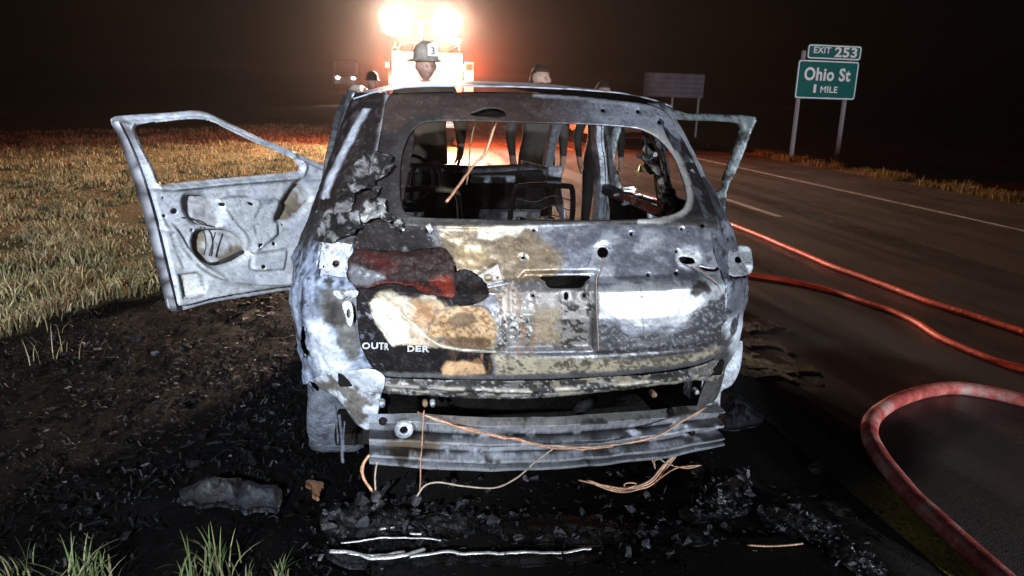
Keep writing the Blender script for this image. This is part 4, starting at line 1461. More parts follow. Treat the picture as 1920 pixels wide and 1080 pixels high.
# ---- rear end below the gate: panel, bumper beam, cavity
def rp_paint(px, py, P):
    f = fbm(P, 30, 4, 141)
    g = fbm(P, 80, 3, 142)
    c, pr = base_paint(P, 143, (0.16, 0.155, 0.15), (0.035, 0.032, 0.03), 10, 0.55)
    lay(c, pr, sstep(0.54, 0.62, f) * (px > 1000), (0.24, 0.205, 0.145), 0.65, 0.05, 1.0)
    lay(c, pr, 0.6 * sstep(0.62, 0.68, g), (0.42, 0.42, 0.43), 0.4, 0.3, 0.8)
    for o_, w in ((0.62, 2.5), (0.30, 2.0)):
        yl = np.interp(px, [690, 800, 960, 1100, 1220, 1300, 1345], [712, 716, 722, 716, 706, 696, 684]) * o_ + np.interp(px, [690, 720, 800, 960, 1100, 1220, 1300, 1345], [728, 737, 744, 749, 740, 727, 716, 712]) * (1 - o_)
        lay(c, pr, 0.8 * np.exp(-((py - yl) / w) ** 2) * sstep(0.46, 0.54, f), (0.55, 0.51, 0.43), 0.45, 0.2, 0.5)
    return c, pr


def rp_relief(px, py, P):
    d = np.zeros_like(P)
    yl = np.interp(px, [690, 800, 960, 1100, 1220, 1300, 1345], [718, 726, 734, 727, 716, 706, 696])
    d[:, 1] = -0.012 * np.exp(-((py - yl) / 4.0) ** 2) + (fbm(P, 16, 4, 145) - 0.5) * 0.03
    return d


patch('rear_panel', [(692, 706), (728, 710), (800, 712), (960, 715), (1150, 708), (1285, 693), (1348, 676), (1346, 712), (1300, 714), (1222, 725), (1100, 738), (960, 748), (800, 743), (725, 737), (698, 728)],
      (), 2.6, -0.006, rp_relief, rp_paint, 0.006, car, M_SCORCH, M_SOOT)
patch('bumper_corner', [(590, 708), (640, 698), (690, 692), (722, 708), (714, 740), (708, 775), (695, 806), (672, 800), (650, 770), (625, 745), (597, 728)], (), 3.0, -0.015, lambda px, py, P: np.stack([np.zeros(len(P)), (fbm(P, 12, 3, 146) - 0.5) * 0.05, np.zeros(len(P))], 1),
      lambda px, py, P: base_paint(P, 147, (0.52, 0.56, 0.64), (0.13, 0.12, 0.11), 9, 0.48), 0.006, car, M_SCORCH, M_SOOT)
patch('bumper_corner', [(1322, 700), (1350, 690), (1375, 655), (1392, 640), (1388, 690), (1372, 722), (1352, 735), (1348, 775), (1325, 778), (1316, 735)], (), 3.0, 0.01, None,
      lambda px, py, P: base_paint(P, 148, (0.58, 0.63, 0.70), (0.14, 0.14, 0.14), 9, 0.36), 0.006, car, M_SCORCH, M_SOOT)
MB().box((0, 0.30, 0.44), (1.30, 0.04, 0.34)).build('rear_crossmember', M_SOOT, car, 0.01)
for s in (-1, 1):
    MB().box((s * 0.50, 0.08, 0.48), (0.11, 0.38, 0.09), bevel=0.01).build('crash_can', M_SOOT, car, 0.008)


def bumper():
    """W section rolled beam, bowed outwards"""
    n_ = 120
    zl = [-0.004, 0.0, 0.010, 0.013, 0.024, 0.027, 0.037, 0.041, 0.078, 0.083, 0.094, 0.099, 0.148, 0.156, 0.160, 0.160]
    yl = [0.030, -0.034, -0.040, 0.018, 0.020, -0.030, -0.034, 0.026, 0.000, -0.018, -0.020, 0.036, 0.012, -0.016, -0.018, 0.045]
    # smaller ordinate = towards the camera
    A = on_y(np.array([693, 1350]), np.array([862, 829]), -0.13)
    V = []
    for i in range(n_):
        t = i / (n_ - 1)
        x = A[0][0] + (A[1][0] - A[0][0]) * t
        u = 2 * t - 1
        y = -0.20 + 0.075 * u * u
        z0 = A[0][2] * (1 - t) + A[1][2] * t - 0.012 * (1 - u * u)
        hgt = 1.0 - 0.12 * t - 0.12 * sstep(0.72, 1.0, abs(u))
        for a, b_ in zip(zl, yl):
            V.append((x, y + b_, z0 + a * hgt))
    V = np.array(V)
    V[:, 1] += (fbm(V * np.array([1, 1, 0.0]), 12, 3, 151) - 0.5) * 0.014
    V[:, 2] += (fbm(V * np.array([1, 0, 0.0]), 5, 3, 152) - 0.5) * 0.012
    k = len(zl)
    ix = np.arange(n_ * k).reshape(n_, k)
    F = np.stack([ix[:-1, :-1], ix[1:, :-1], ix[1:, 1:], ix[:-1, 1:]], -1).reshape(-1, 4)
    # resample finely so the scorch marks read
    me = mesh_np('bumper_beam', V, F, smooth=False)
    bm = bmesh.new()
    bm.from_mesh(me)
    bmesh.ops.subdivide_edges(bm, edges=bm.edges[:], cuts=2, use_grid_fill=True)
    bm.to_mesh(me)
    bm.free()
    co = np.zeros(len(me.vertices) * 3, np.float32)
    me.vertices.foreach_get('co', co)
    P = co.reshape(-1, 3).astype(float)
    px, py = project(P)
    f = fbm(P, 25, 4, 153)
    c, pr = base_paint(P, 154, (0.52, 0.54, 0.59), (0.09, 0.086, 0.08), 9, 0.42)
    lay(c, pr, sstep(760, 700, px + 60 * (f - 0.5)) * 0.8, (0.60, 0.63, 0.70), 0.4, 0.3, 0.4)
    lay(c, pr, blob(px, py, circle(775, 835, 45, 18), 10, f, 14), (0.24, 0.19, 0.14), 0.6, 0.15, 0.8)
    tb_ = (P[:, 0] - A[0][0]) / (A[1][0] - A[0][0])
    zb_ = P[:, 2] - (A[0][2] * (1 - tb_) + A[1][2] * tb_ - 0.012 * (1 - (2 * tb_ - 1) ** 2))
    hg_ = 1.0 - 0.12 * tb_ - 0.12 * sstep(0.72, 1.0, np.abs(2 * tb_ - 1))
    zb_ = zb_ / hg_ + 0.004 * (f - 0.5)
    for z_, w_, st_ in ((0.018, 0.0045, 0.95), (0.0405, 0.0035, 0.9), (0.080, 0.0035, 0.8), (0.098, 0.006, 0.95), (0.150, 0.004, 0.6)):  # groove lines: soot, and recess shade painted into the colour
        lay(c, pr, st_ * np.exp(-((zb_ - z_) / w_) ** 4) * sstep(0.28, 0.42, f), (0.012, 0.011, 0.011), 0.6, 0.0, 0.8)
    pr[:, 1] = np.clip(pr[:, 1] + 0.4, 0, 1)
    pr[:, 0] -= 0.14
    for nm, arr in (('Col', c), ('Prm', pr)):
        a = me.color_attributes.new(nm, 'FLOAT_COLOR', 'POINT')
        d = np.ones((len(P), 4), np.float32)
        d[:, :3] = arr
        a.data.foreach_set('color', d.ravel())
    o = link('bumper_beam', me, M_SCORCH, car)
    thicken(o, 0.004, 0.0)
    return o


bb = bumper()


def disc_at(px, py, y, r, name, mat, parent, depth=0.012, ring=None):
    p = on_y(np.array([px]), np.array([py]), y)[0]
    m = MB()
    if ring:
        m.revolve([(r * ring, -depth), (r, -depth), (r, depth), (r * ring, depth), (r * ring, -depth)], p, 'Y', 24)
    else:
        m.revolve([(0.001, -depth), (r, -depth), (r * 1.05, depth)], p, 'Y', 20)
    return m.build(name, mat, parent)


disc_at(757, 803, -0.165, 0.030, 'tow_eye_socket', M_GREYM, bb, 0.014, 0.45)
disc_at(757, 803, -0.150, 0.014, 'tow_eye_bore', M_SOOT, bb, 0.006)
disc_at(718, 790, -0.152, 0.013, 'bolt_hole', M_SOOT, bb, 0.004)
disc_at(1257, 771, -0.160, 0.013, 'bolt_hole', M_SOOT, bb, 0.004)
disc_at(1297, 811, -0.155, 0.012, 'bolt_hole', M_SOOT, bb, 0.004)
for px, py, r in ((797, 756, 0.009), (811, 756, 0.009), (716, 756, 0.011), (1224, 738, 0.011), (1304, 733, 0.009)):
    disc_at(px, py, 0.0, r, 'stud', M_RUST if px in (797, 1224) else M_GREYM, car, 0.016)
MB().tube([on_y(np.array([a]), np.array([b_]), 0.02)[0] for a, b_ in ((1080, 772), (1090, 764), (1105, 756), (1112, 752))], [0.018, 0.024, 0.022, 0.014], 10).build('melted_sensor', M_DARKM, car, 0.008)

# underbody: silencer and tank behind the beam, seen in the gap below it
MB().tube([(-0.45, 0.36, 0.24), (-0.40, 0.36, 0.24), (0.45, 0.34, 0.24), (0.50, 0.34, 0.24)], [0.05, 0.10, 0.10, 0.05], 20).build('silencer', M_RUST, car, 0.006)
MB().box((0, 1.0, 0.32), (1.2, 0.7, 0.16), bevel=0.04).build('fuel_tank', M_SOOT, car, 0.01)
MB().tube([(-0.7, 0.95, 0.28), (0.7, 0.95, 0.28)], 0.05, 10).build('rear_axle', M_DARKM, car)

# ---- cabin: seat frames, dash beam, charred benches
def seat(x, y, mat, hoop):
    st = empty('front_seat', (x, y, 0.3)); st.parent = car
    MB().box((x, y + 0.22, 0.42), (0.46, 0.48, 0.14), bevel=0.04).build('cushion_pan', M_SOOT, st, 0.02)
    m = MB()
    m.tube(smooth_line([(x - 0.21, y + 0.02, 0.45), (x - 0.21, y - 0.08, 0.75), (x - 0.19, y - 0.14, 0.99), (x - 0.12, y - 0.16, 1.03), (x + 0.12, y - 0.16, 1.03), (x + 0.19, y - 0.14, 0.99), (x + 0.21, y - 0.08, 0.75), (x + 0.21, y + 0.02, 0.45)], 5), 0.018, 8)
    m.build('seat_frame', mat, st, 0.004)
    V = []
    MB().box((x, y - 0.06, 0.60), (0.34, 0.05, 0.26), bevel=0.02).build('burnt_padding', M_SOOT, st, 0.04)
    for k in range(6):
        MB().tube(smooth_line([(x - 0.18, y - 0.15, 0.62 + k * 0.065), (x - 0.06, y - 0.165, 0.60 + k * 0.065), (x + 0.06, y - 0.15, 0.64 + k * 0.065), (x + 0.18, y - 0.16, 0.61 + k * 0.065)], 4), 0.003, 5).build('spring', M_DARKM, st)
    if hoop:
        MB().tube(smooth_line([(x - 0.085, y - 0.15, 1.02), (x - 0.085, y - 0.165, 1.10), (x - 0.07, y - 0.17, 1.155), (x - 0.035, y - 0.17, 1.175), (x + 0.035, y - 0.17, 1.175), (x + 0.07, y - 0.17, 1.155), (x + 0.085, y - 0.165, 1.10), (x + 0.085, y - 0.15, 1.02)], 4), 0.009, 8).build('headrest_hoop', M_WIREP, st)
    else:
        MB().box((x + 0.06, y - 0.16, 1.10), (0.10, 0.03, 0.12), bevel=0.012).build('headrest_plate', M_GREYM, st, 0.005)
    return st


seat(-0.30, 2.20, M_WIREP, True)
seat(0.47, 2.45, M_SOOT, False)
MB().box((0.0, 1.12, 0.66), (1.30, 0.10, 0.52), bevel=0.03).build('rear_seat_back', M_SOOT, car, 0.04)
MB().box((0.0, 1.40, 0.48), (1.30, 0.50, 0.12), bevel=0.03).build('rear_seat_base', M_SOOT, car, 0.04)
MB().tube(smooth_line([(-0.76, 3.40, 1.00), (-0.4, 3.36, 1.02), (0.1, 3.34, 1.01), (0.5, 3.37, 1.02), (0.76, 3.40, 1.0)], 6), 0.04, 10).build('dash_beam', M_DARKM, car, 0.012)
MB().box((0.0, 3.42, 0.86), (1.42, 0.28, 0.30), bevel=0.05).build('dashboard_remains', M_SOOT, car, 0.05)
dsh = MB().box((0.28, 3.26, 0.96), (0.34, 0.05, 0.06), bevel=0.01).build('vent_frame', M_GREYM, car, 0.01)
MB().revolve([(0.165, -0.012), (0.18, 0.0), (0.165, 0.012), (0.155, 0.0), (0.165, -0.012)], (-0.36, 3.02, 0.98), 'Y', 28).build('steering_wheel_rim', M_DARKM, car)
for k in range(9):
    a = on_y(np.array([1150 + rng.uniform(0, 70)]), np.array([350 + rng.uniform(0, 35)]), 1.5)[0]
    MB().box(tuple(a), (rng.uniform(0.02, 0.07), 0.03, rng.uniform(0.006, 0.015)), Euler((0, rng.uniform(-.3, .3), 0)).to_matrix(), 0.003).build('bare_metal_scrap', M_BADGE, car)
MB().box((0.45, 1.42, 0.86), (0.5, 0.9, 0.06), bevel=0.01).build('collapsed_trim', M_SOOT, car, 0.05)


# ---- front doors, swung wide
def door_surf(side, hinge, ang):
    """a vertical door plane through the hinge; the glass frame leans in with the body side"""
    d = np.array([-math.sin(ang) if side < 0 else math.sin(ang), -math.cos(ang), 0.0])
    nrm = np.cross(d, [0, 0, 1.0])
    return np.array([hinge[0], hinge[1], 0.0]), d, nrm / np.linalg.norm(nrm)


HL = (-0.86, 3.06)
D0 = on_z(np.array([331.0]), np.array([585.0]), 0.27)[0]
ANG_L = math.atan2(HL[0] - D0[0], HL[1] - D0[1])
p0, dvec, nvec = door_surf(-1, HL, ANG_L)
DOOR = [(218, 224), (262, 216), (330, 211), (385, 208), (430, 226), (490, 256), (560, 286), (606, 306), (640, 330), (640, 420), (625, 520), (612, 548), (560, 546), (470, 560), (400, 572), (333, 587), (322, 548), (306, 480), (292, 420), (278, 370), (258, 310), (238, 262)]
WIN = smooth_poly([(252, 243), (263, 233), (300, 227), (352, 221), (388, 224), (430, 243), (490, 270), (548, 292), (556, 306), (560, 320), (500, 327), (420, 334), (340, 342), (303, 346), (290, 322), (270, 282)], 2)
DH = [WIN, smooth_poly([(347, 372), (353, 367), (374, 367), (392, 374), (402, 396), (411, 420), (395, 422), (370, 420), (357, 408), (348, 390)], 2),
      smooth_poly([(364, 452), (374, 434), (396, 431), (424, 432), (450, 446), (462, 472), (440, 490), (410, 498), (384, 492), (370, 478)], 2),
      smooth_poly([(516, 404), (556, 345), (562, 344), (583, 370), (572, 386), (556, 406), (534, 412), (520, 412)], 2),
      circle(327, 396, 6.5, 5.5), circle(361, 432, 3.6), circle(414, 383, 4.2), circle(484, 460, 5), circle(513, 457, 3.6), circle(491, 500, 4.4), circle(305, 371, 2.6), circle(308, 405, 4, 3), circle(464, 381, 7, 2.5, rot=0.4),
      circle(319, 344, 2.4), circle(447, 375, 1.8), circle(431, 411, 2), circle(530, 421, 2.6)]


def door_plane(px, py):
    return on_plane(px, py, p0, nvec)


_doorcam = np.sign((CAM - p0) @ nvec)


def door_relief(px, py, P):
    h = np.zeros(len(P))
    # pressed shapes: raised lock field, ribs round the openings, dished lower corner
    h += 0.016 * blob(px, py, [(410, 375), (480, 370), (520, 378), (516, 440), (480, 470), (450, 440), (420, 410)], 5)
    h += 0.012 * blob(px, py, [(470, 475), (535, 470), (530, 505), (475, 508)], 4)
    h -= 0.018 * blob(px, py, [(336, 515), (372, 512), (388, 535), (385, 552), (345, 560)], 3)
    h += 0.014 * np.exp(-((py - np.interp(px, [300, 340, 400, 480, 560], [352, 352, 346, 339, 334])) / 5.0) ** 2)
    rim = np.interp(px, [325, 350, 380, 420, 480, 540, 600], [430, 470, 500, 525, 535, 532, 528])
    h += 0.016 * np.exp(-((py - rim) / 7.0) ** 2)
    for w_ in DH[1:4]:
        _, _, dd = near_poly(px, py, w_)
        h -= 0.016 * np.exp(-(dd / 5.0) ** 2)
    _, _, dw = near_poly(px, py, WIN)
    h += 0.012 * np.exp(-((dw - 9) / 4.0) ** 2)
    _, _, do = near_poly(px, py, smooth_poly(DOOR, 2))
    h -= 0.03 * sstep(13, 8, do)
    h += (fbm(P, 8, 3, 161) - 0.5) * 0.010
    return np.outer(h * 2.0, nvec * _doorcam)


def door_paint(px, py, P):
    f = fbm(P, 16, 5, 165)
    g = fbm(P, 60, 3, 166)
    a = fbm(P, 4.5, 4, 167)
    c = np.tile(np.array([0.70, 0.74, 0.80]), (len(P), 1)) * (0.70 + 0.50 * f)[:, None]
    pr = np.tile(np.array([0.42, 0.25, 0.5]), (len(P), 1))
    lay(c, pr, sstep(0.50, 0.62, a) * 0.6, (0.56, 0.59, 0.72), 0.5, 0.2, 0.6)
    lay(c, pr, sstep(0.56, 0.62, f) * 0.6 * sstep(440, 370, py), (0.24, 0.25, 0.32), 0.5, 0.2, 0.7)
    lay(c, pr, sstep(0.55, 0.62, f) * 0.7 * sstep(470, 520, py), (0.74, 0.76, 0.76), 0.5, 0.1, 0.5)
    lay(c, pr, sstep(0.6, 0.66, g) * 0.5, (0.22, 0.22, 0.22), 0.5, 0.1, 0.8)
    lay(c, pr, blob(px, py, [(340, 515), (372, 515), (384, 552), (345, 556)], 4, g, 6), (0.78, 0.78, 0.76), 0.55, 0.05, 0.6)
    lay(c, pr, sstep(330, 240, py) * sstep(18, 4, px - np.interp(py, [220, 260, 310, 370, 420], [232, 246, 268, 286, 298])) * 0.9, (0.10, 0.095, 0.10), 0.5, 0.2, 0.8)
    _, _, do = near_poly(px, py, smooth_poly(DOOR, 2))
    lay(c, pr, sstep(10, 4, do + 3 * (f - 0.5)) * 0.45, (0.20, 0.21, 0.25), 0.5, 0.2, 0.8)
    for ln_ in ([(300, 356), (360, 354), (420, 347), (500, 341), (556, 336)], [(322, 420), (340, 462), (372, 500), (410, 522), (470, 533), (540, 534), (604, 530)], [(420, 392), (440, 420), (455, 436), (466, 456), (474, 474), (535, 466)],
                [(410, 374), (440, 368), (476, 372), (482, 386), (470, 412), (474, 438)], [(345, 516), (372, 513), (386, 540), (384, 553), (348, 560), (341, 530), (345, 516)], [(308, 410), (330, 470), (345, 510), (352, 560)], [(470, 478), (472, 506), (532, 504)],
                [(500, 380), (512, 372), (522, 380), (520, 420), (510, 448)], [(588, 380), (596, 440), (594, 520)]):  # seam lines drawn dark to paint in the pressings' relief shading
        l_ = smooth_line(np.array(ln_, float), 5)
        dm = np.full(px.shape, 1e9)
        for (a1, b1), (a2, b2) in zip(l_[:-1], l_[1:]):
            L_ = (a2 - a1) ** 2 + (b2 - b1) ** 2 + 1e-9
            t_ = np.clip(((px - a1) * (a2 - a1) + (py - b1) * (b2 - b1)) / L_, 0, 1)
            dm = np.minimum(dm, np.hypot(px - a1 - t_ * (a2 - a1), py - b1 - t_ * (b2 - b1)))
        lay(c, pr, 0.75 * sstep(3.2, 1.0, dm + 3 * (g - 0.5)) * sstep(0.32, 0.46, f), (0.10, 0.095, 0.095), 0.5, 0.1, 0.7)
    for w_ in DH[1:4]:
        _, _, dd = near_poly(px, py, w_)
        lay(c, pr, sstep(6, 1, dd + 4 * (g - 0.5)) * 0.5, (0.20, 0.17, 0.14), 0.5, 0.1, 0.7)
    return weather(P, np.clip(c, 0.01, 0.9), pr, 3, 0.28)


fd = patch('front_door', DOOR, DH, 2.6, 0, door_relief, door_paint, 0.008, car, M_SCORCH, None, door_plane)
SKIN = [(236, 262), (262, 330), (282, 375), (300, 372), (420, 350), (560, 330), (615, 340), (618, 520), (600, 540), (470, 552), (340, 580), (328, 560), (312, 490), (296, 430)]


def skin_plane(px, py):
    return on_plane(px, py, p0 - nvec * _doorcam * 0.075, nvec)


patch('door_skin', [(283, 352), (420, 340), (560, 326), (615, 340), (618, 520), (600, 536), (470, 550), (345, 576), (330, 560), (314, 490), (298, 430)], (), 6.0, 0, lambda px, py, P: np.outer((fbm(P, 8, 3, 171) - 0.5) * 0.05, nvec * _doorcam),
      lambda px, py, P: base_paint(P, 172, (0.56, 0.57, 0.60), (0.24, 0.20, 0.15), 6, 0.42), 0.006, fd, M_SCORCH, None, skin_plane)
# door edge shut face along the latch side and the drooping cable inside
edge = smooth_line([(222, 228), (245, 275), (268, 335), (290, 410), (308, 485), (324, 550), (333, 584)], 5)
E1 = on_plane(edge[:, 0], edge[:, 1], p0, nvec)
E2 = E1 - nvec * _doorcam * 0.085 * np.clip(np.linspace(0.5, 2.2, len(E1)), 0, 1)[:, None] + dvec * 0.012
V = np.concatenate([E1, E2])
m_ = len(E1)
F = np.array([[i, i + 1, m_ + i + 1, m_ + i] for i in range(m_ - 1)])
c, pr = base_paint(V, 175, (0.34, 0.35, 0.40), (0.06, 0.055, 0.06), 12, 0.5)
thicken(link('shut_face', mesh_np('shut_face', V, F, c, pr), M_SCORCH, fd), 0.006, 0)
for q in ([(376, 425), (384, 440), (386, 462), (382, 478)], [(340, 408), (360, 410), (378, 420), (396, 424)], [(392, 480), (400, 450), (404, 435)]):
    l_ = smooth_line(np.array(q, float), 5)
    MB().tube(on_plane(l_[:, 0], l_[:, 1], p0 + nvec * _doorcam * 0.01, nvec), 0.004, 6).build('door_cable', M_DARKM, fd)
beam('window_guide', list(on_plane(np.array([372.0, 410, 460]), np.array([498.0, 492, 470]), p0 - nvec * _doorcam * 0.04, nvec)), 0.03, 0.02, M_DARKM, fd, seed=22)

# the other front door: only its window frame shows past the rear pillar
HR = (0.86, 3.06)
pr0, drv, nr = door_surf(1, HR, R(50))
ODOOR = [(1150, 216), (1290, 213), (1350, 214), (1414, 219), (1410, 240), (1396, 280), (1378, 325), (1362, 362), (1352, 480), (1340, 560), (1150, 580)]
OWIN = smooth_poly([(1165, 232), (1290, 226), (1370, 229), (1383, 236), (1384, 250), (1371, 288), (1352, 336), (1338, 362), (1170, 372)], 2)
patch('front_door', ODOOR, [OWIN], 3.5, 0, lambda px, py, P: np.outer((fbm(P, 14, 3, 181) - 0.5) * 0.02 + 0.01 * np.exp(-((near_poly(px, py, OWIN)[2] - 9) / 4.0) ** 2), nr * np.sign((CAM - pr0) @ nr)),
      lambda px, py, P: base_paint(P, 182, (0.36, 0.41, 0.43), (0.07, 0.08, 0.08), 11, 0.46), 0.03, car, M_SCORCH, None, lambda px, py: on_plane(px, py, pr0, nr), smooth=2)

# ---- molten trim draped over the rear pillar, wiring, small hanging bits
def drape(name, poly, off, amp, seed, tone=(0.07, 0.068, 0.07), dark=(0.015, 0.014, 0.014), cover=0.55, parent=None, step=2.6, rough=0.38):
    def rel(px, py, P):
        d = np.zeros_like(P)
        r1 = 1 - np.abs(2 * fbm(P, 26, 3, seed) - 1)
        d[:, 1] = -amp * (0.3 + 1.2 * r1 * fbm(P, 11, 3, seed + 3))
        d[:, 0] = (fbm(P, 24, 3, seed + 5) - 0.5) * amp
        d[:, 2] = (fbm(P, 24, 3, seed + 7) - 0.5) * amp
        return d

    def pt(px, py, P):
        c, pr = base_paint(P, seed, tone, dark, 22, cover)
        pr[:, 0] = rough
        pr[:, 1] = 0.05
        pr[:, 2] = 1.0
        return c, pr
    pl = smooth_poly(poly, 5)
    pl = pl + (np.stack([fbm(np.c_[pl, pl[:, :1] * 0], 0.09, 3, seed), fbm(np.c_[pl, pl[:, :1] * 0], 0.09, 3, seed + 1)], 1) - 0.5) * 14
    return patch(name, pl, (), step, off, rel, pt, 0.005, parent or car, smooth=0)


drape('melted_trim', [(668, 300), (690, 286), (730, 292), (727, 318), (708, 336), (716, 352), (700, 362), (684, 348), (664, 352), (655, 326)], -0.01, 0.05, 201, (0.14, 0.135, 0.14))
drape('melted_trim', [(690, 366), (716, 368), (724, 392), (748, 408), (756, 428), (742, 426), (712, 410), (690, 412), (672, 398)], -0.01, 0.05, 211, (0.24, 0.235, 0.235), cover=0.42)
drape('melted_trim', [(608, 408), (640, 398), (672, 404), (668, 428), (640, 440), (604, 446), (596, 430)], -0.01, 0.05, 221, (0.16, 0.16, 0.165))
drape('melted_trim', [(640, 352), (656, 345), (662, 372), (652, 400), (630, 404), (626, 380)], 0.0, 0.03, 231, (0.12, 0.115, 0.12))
drape('melted_trim', [(1200, 256), (1216, 262), (1232, 300), (1246, 340), (1262, 380), (1250, 398), (1236, 372), (1222, 330), (1206, 292)], 0.16, 0.05, 241, (0.20, 0.17, 0.15), cover=0.5)


def py_line(pts, y, n=6):
    l_ = smooth_line(np.array(pts, float), n)
    yy = np.interp(np.linspace(0, 1, len(l_)), np.linspace(0, 1, len(y)), y) if hasattr(y, '__len__') else np.full(len(l_), y)
    d = rays(l_[:, 0], l_[:, 1])
    return CAM + d * ((yy - CAM[1]) / d[:, 1])[:, None]


def wire(name, pts, y, r, mat, parent=car, wob=0.0, seed=1, n=6):
    P = py_line(pts, y, n)
    if wob:
        P = P + (np.stack([fbm(P, 14, 3, seed + k * 5) for k in range(3)], 1) - 0.5) * wob
    return MB().tube(P, r, 6).build(name, mat, parent)


M_ORW = plain('hot_orange_copper', (0.50, 0.20, 0.09), 0.5, 0.3, 0.4, 60, c2=(0.72, 0.40, 0.26))
for k in range(4):
    wire('copper_wire', [(783, 774), (832, 791), (880, 806), (960, 824), (1032, 838), (1110, 839), (1150, 836)], [-0.20, -0.24, -0.265, -0.265, -0.255], 0.0035, (M_WIRE, M_ORW, M_WIREP, M_WIRE)[k], bb, 0.022, 300 + k)
for k in range(3):
    wire('copper_wire', [(1032, 838), (1130, 836), (1226, 820), (1270, 795), (1322, 764)], [-0.262, -0.255, -0.24, -0.20, -0.15], 0.003, (M_WIREP, M_WIRE, M_ORW)[k], bb, 0.016, 310 + k)
wire('scorched_wire', [(1036, 842), (1005, 865), (962, 900), (925, 915), (870, 912), (822, 905), (796, 912), (782, 930)], [-0.25, -0.20, -0.2], 0.0032, M_WIREP, car, 0.006, 320)
wire('copper_wire', [(693, 853), (681, 872), (681, 895), (698, 921)], -0.17, 0.005, M_ORW, car, 0.004, 321)
wire('copper_wire', [(690, 856), (677, 880), (684, 900), (700, 922)], -0.17, 0.003, M_WIRE, car, 0.004, 322)
wire('scorched_wire', [(707, 866), (703, 890), (704, 920)], -0.17, 0.003, M_WIREP, car, 0.004, 323)
wire('scorched_wire', [(795, 770), (790, 850), (787, 922)], [-0.22, -0.2], 0.0022, M_WIRE, car, 0.004, 324)
for px, py in ((705, 930), (781, 936)):
    p = on_y(np.array([px]), np.array([py]), -0.18)[0]
    MB().box(tuple(p), (0.026, 0.024, 0.036), Euler((0.2, 0.3, 0.4)).to_matrix(), 0.006).build('melted_plug', M_DARKM, car, 0.008, px)
for k in range(9):
    o1, o2 = rng.uniform(-5, 5, 2)
    wire('copper_wire', [(1274 + o1, 842), (1246 + o2, 874 + o1), (1222 + o1, 902 + o2), (1190 + o2, 915 + o1), (1160 + o1, 917 + o2), (1092 + 3 * o2, 904 + o1)][: 6 if k % 3 == 0 else 5], [-0.10, -0.12, -0.14, -0.12], 0.0034, (M_WIRE, M_ORW, M_WIREP)[k % 3], car, 0.014, 330 + k)
for k, q in enumerate(([(1226, 905), (1262, 880), (1290, 874), (1314, 873)], [(1250, 812), (1236, 835), (1222, 858), (1228, 872)], [(1262, 873), (1248, 868), (1236, 860), (1226, 866), (1228, 878)], [(1310, 873), (1290, 878), (1262, 874)], [(1210, 915), (1186, 905), (1170, 908), (1176, 920)])):
    wire('copper_wire', q, -0.13, 0.0028, (M_WIRE, M_ORW, M_WIREP)[k % 3], car, 0.005, 350 + k)
wire('scorched_wire', [(1131, 482), (1127, 505), (1119, 520), (1118, 560), (1120, 610), (1122, 656)], [-0.005, -0.045, -0.055, -0.05], 0.0024, M_WIREP, gate, 0.003, 360)
wire('scorched_wire', [(1296, 500), (1320, 512), (1346, 535), (1360, 576)], [0.04, 0.03, 0.06], 0.0022, M_WIREP, gate, 0.003, 361)
wire('copper_wire', [(930, 229), (912, 282), (886, 312), (864, 342), (838, 378)], [0.48, 0.5, 0.35], 0.0055, M_ORW, car, 0.01, 362)
wire('copper_wire', [(893, 226), (884, 260), (880, 300), (876, 345)], [0.48, 0.7], 0.003, M_WIRE, car, 0.012, 363)
wire('copper_wire', [(925, 229), (918, 262), (902, 300)], [0.48, 0.7], 0.003, M_WIRE, car, 0.012, 364)
for k, q in enumerate(([(1204, 246), (1214, 290), (1226, 318), (1238, 345)], [(1242, 286), (1246, 310), (1240, 332), (1242, 350)], [(1196, 290), (1216, 296), (1228, 290)], [(1222, 262), (1236, 290), (1250, 330), (1262, 362)], [(1208, 310), (1220, 322), (1230, 318)])):
    wire('hanging_wire', q, [0.5, 0.4], (0.004, 0.004, 0.010, 0.005, 0.012)[k], (M_DARKM, M_WIREP, M_GREYM, M_RUST, M_DARKM)[k], car, 0.02, 370 + k)
# thin straps of melted plastic dripping off the left corner
for k, q in enumerate(([(636, 778), (640, 810), (642, 850), (643, 868)], [(630, 760), (632, 800), (634, 832)], [(646, 790), (645, 826), (646, 846)])):
    wire('plastic_drip', q, 0.12, (0.006, 0.003, 0.003)[k], M_TYREASH, car, 0.006, 380 + k)

# ================================================================== GROUND DEBRIS
M_CIND = attr_mat('dull_cinders', 90.0, 1.0, 0.5, 0.2, 0.06)
M_ASHD = attr_mat('charred_debris', 90.0, 1.0, 0.5, 0.5, 0.4)


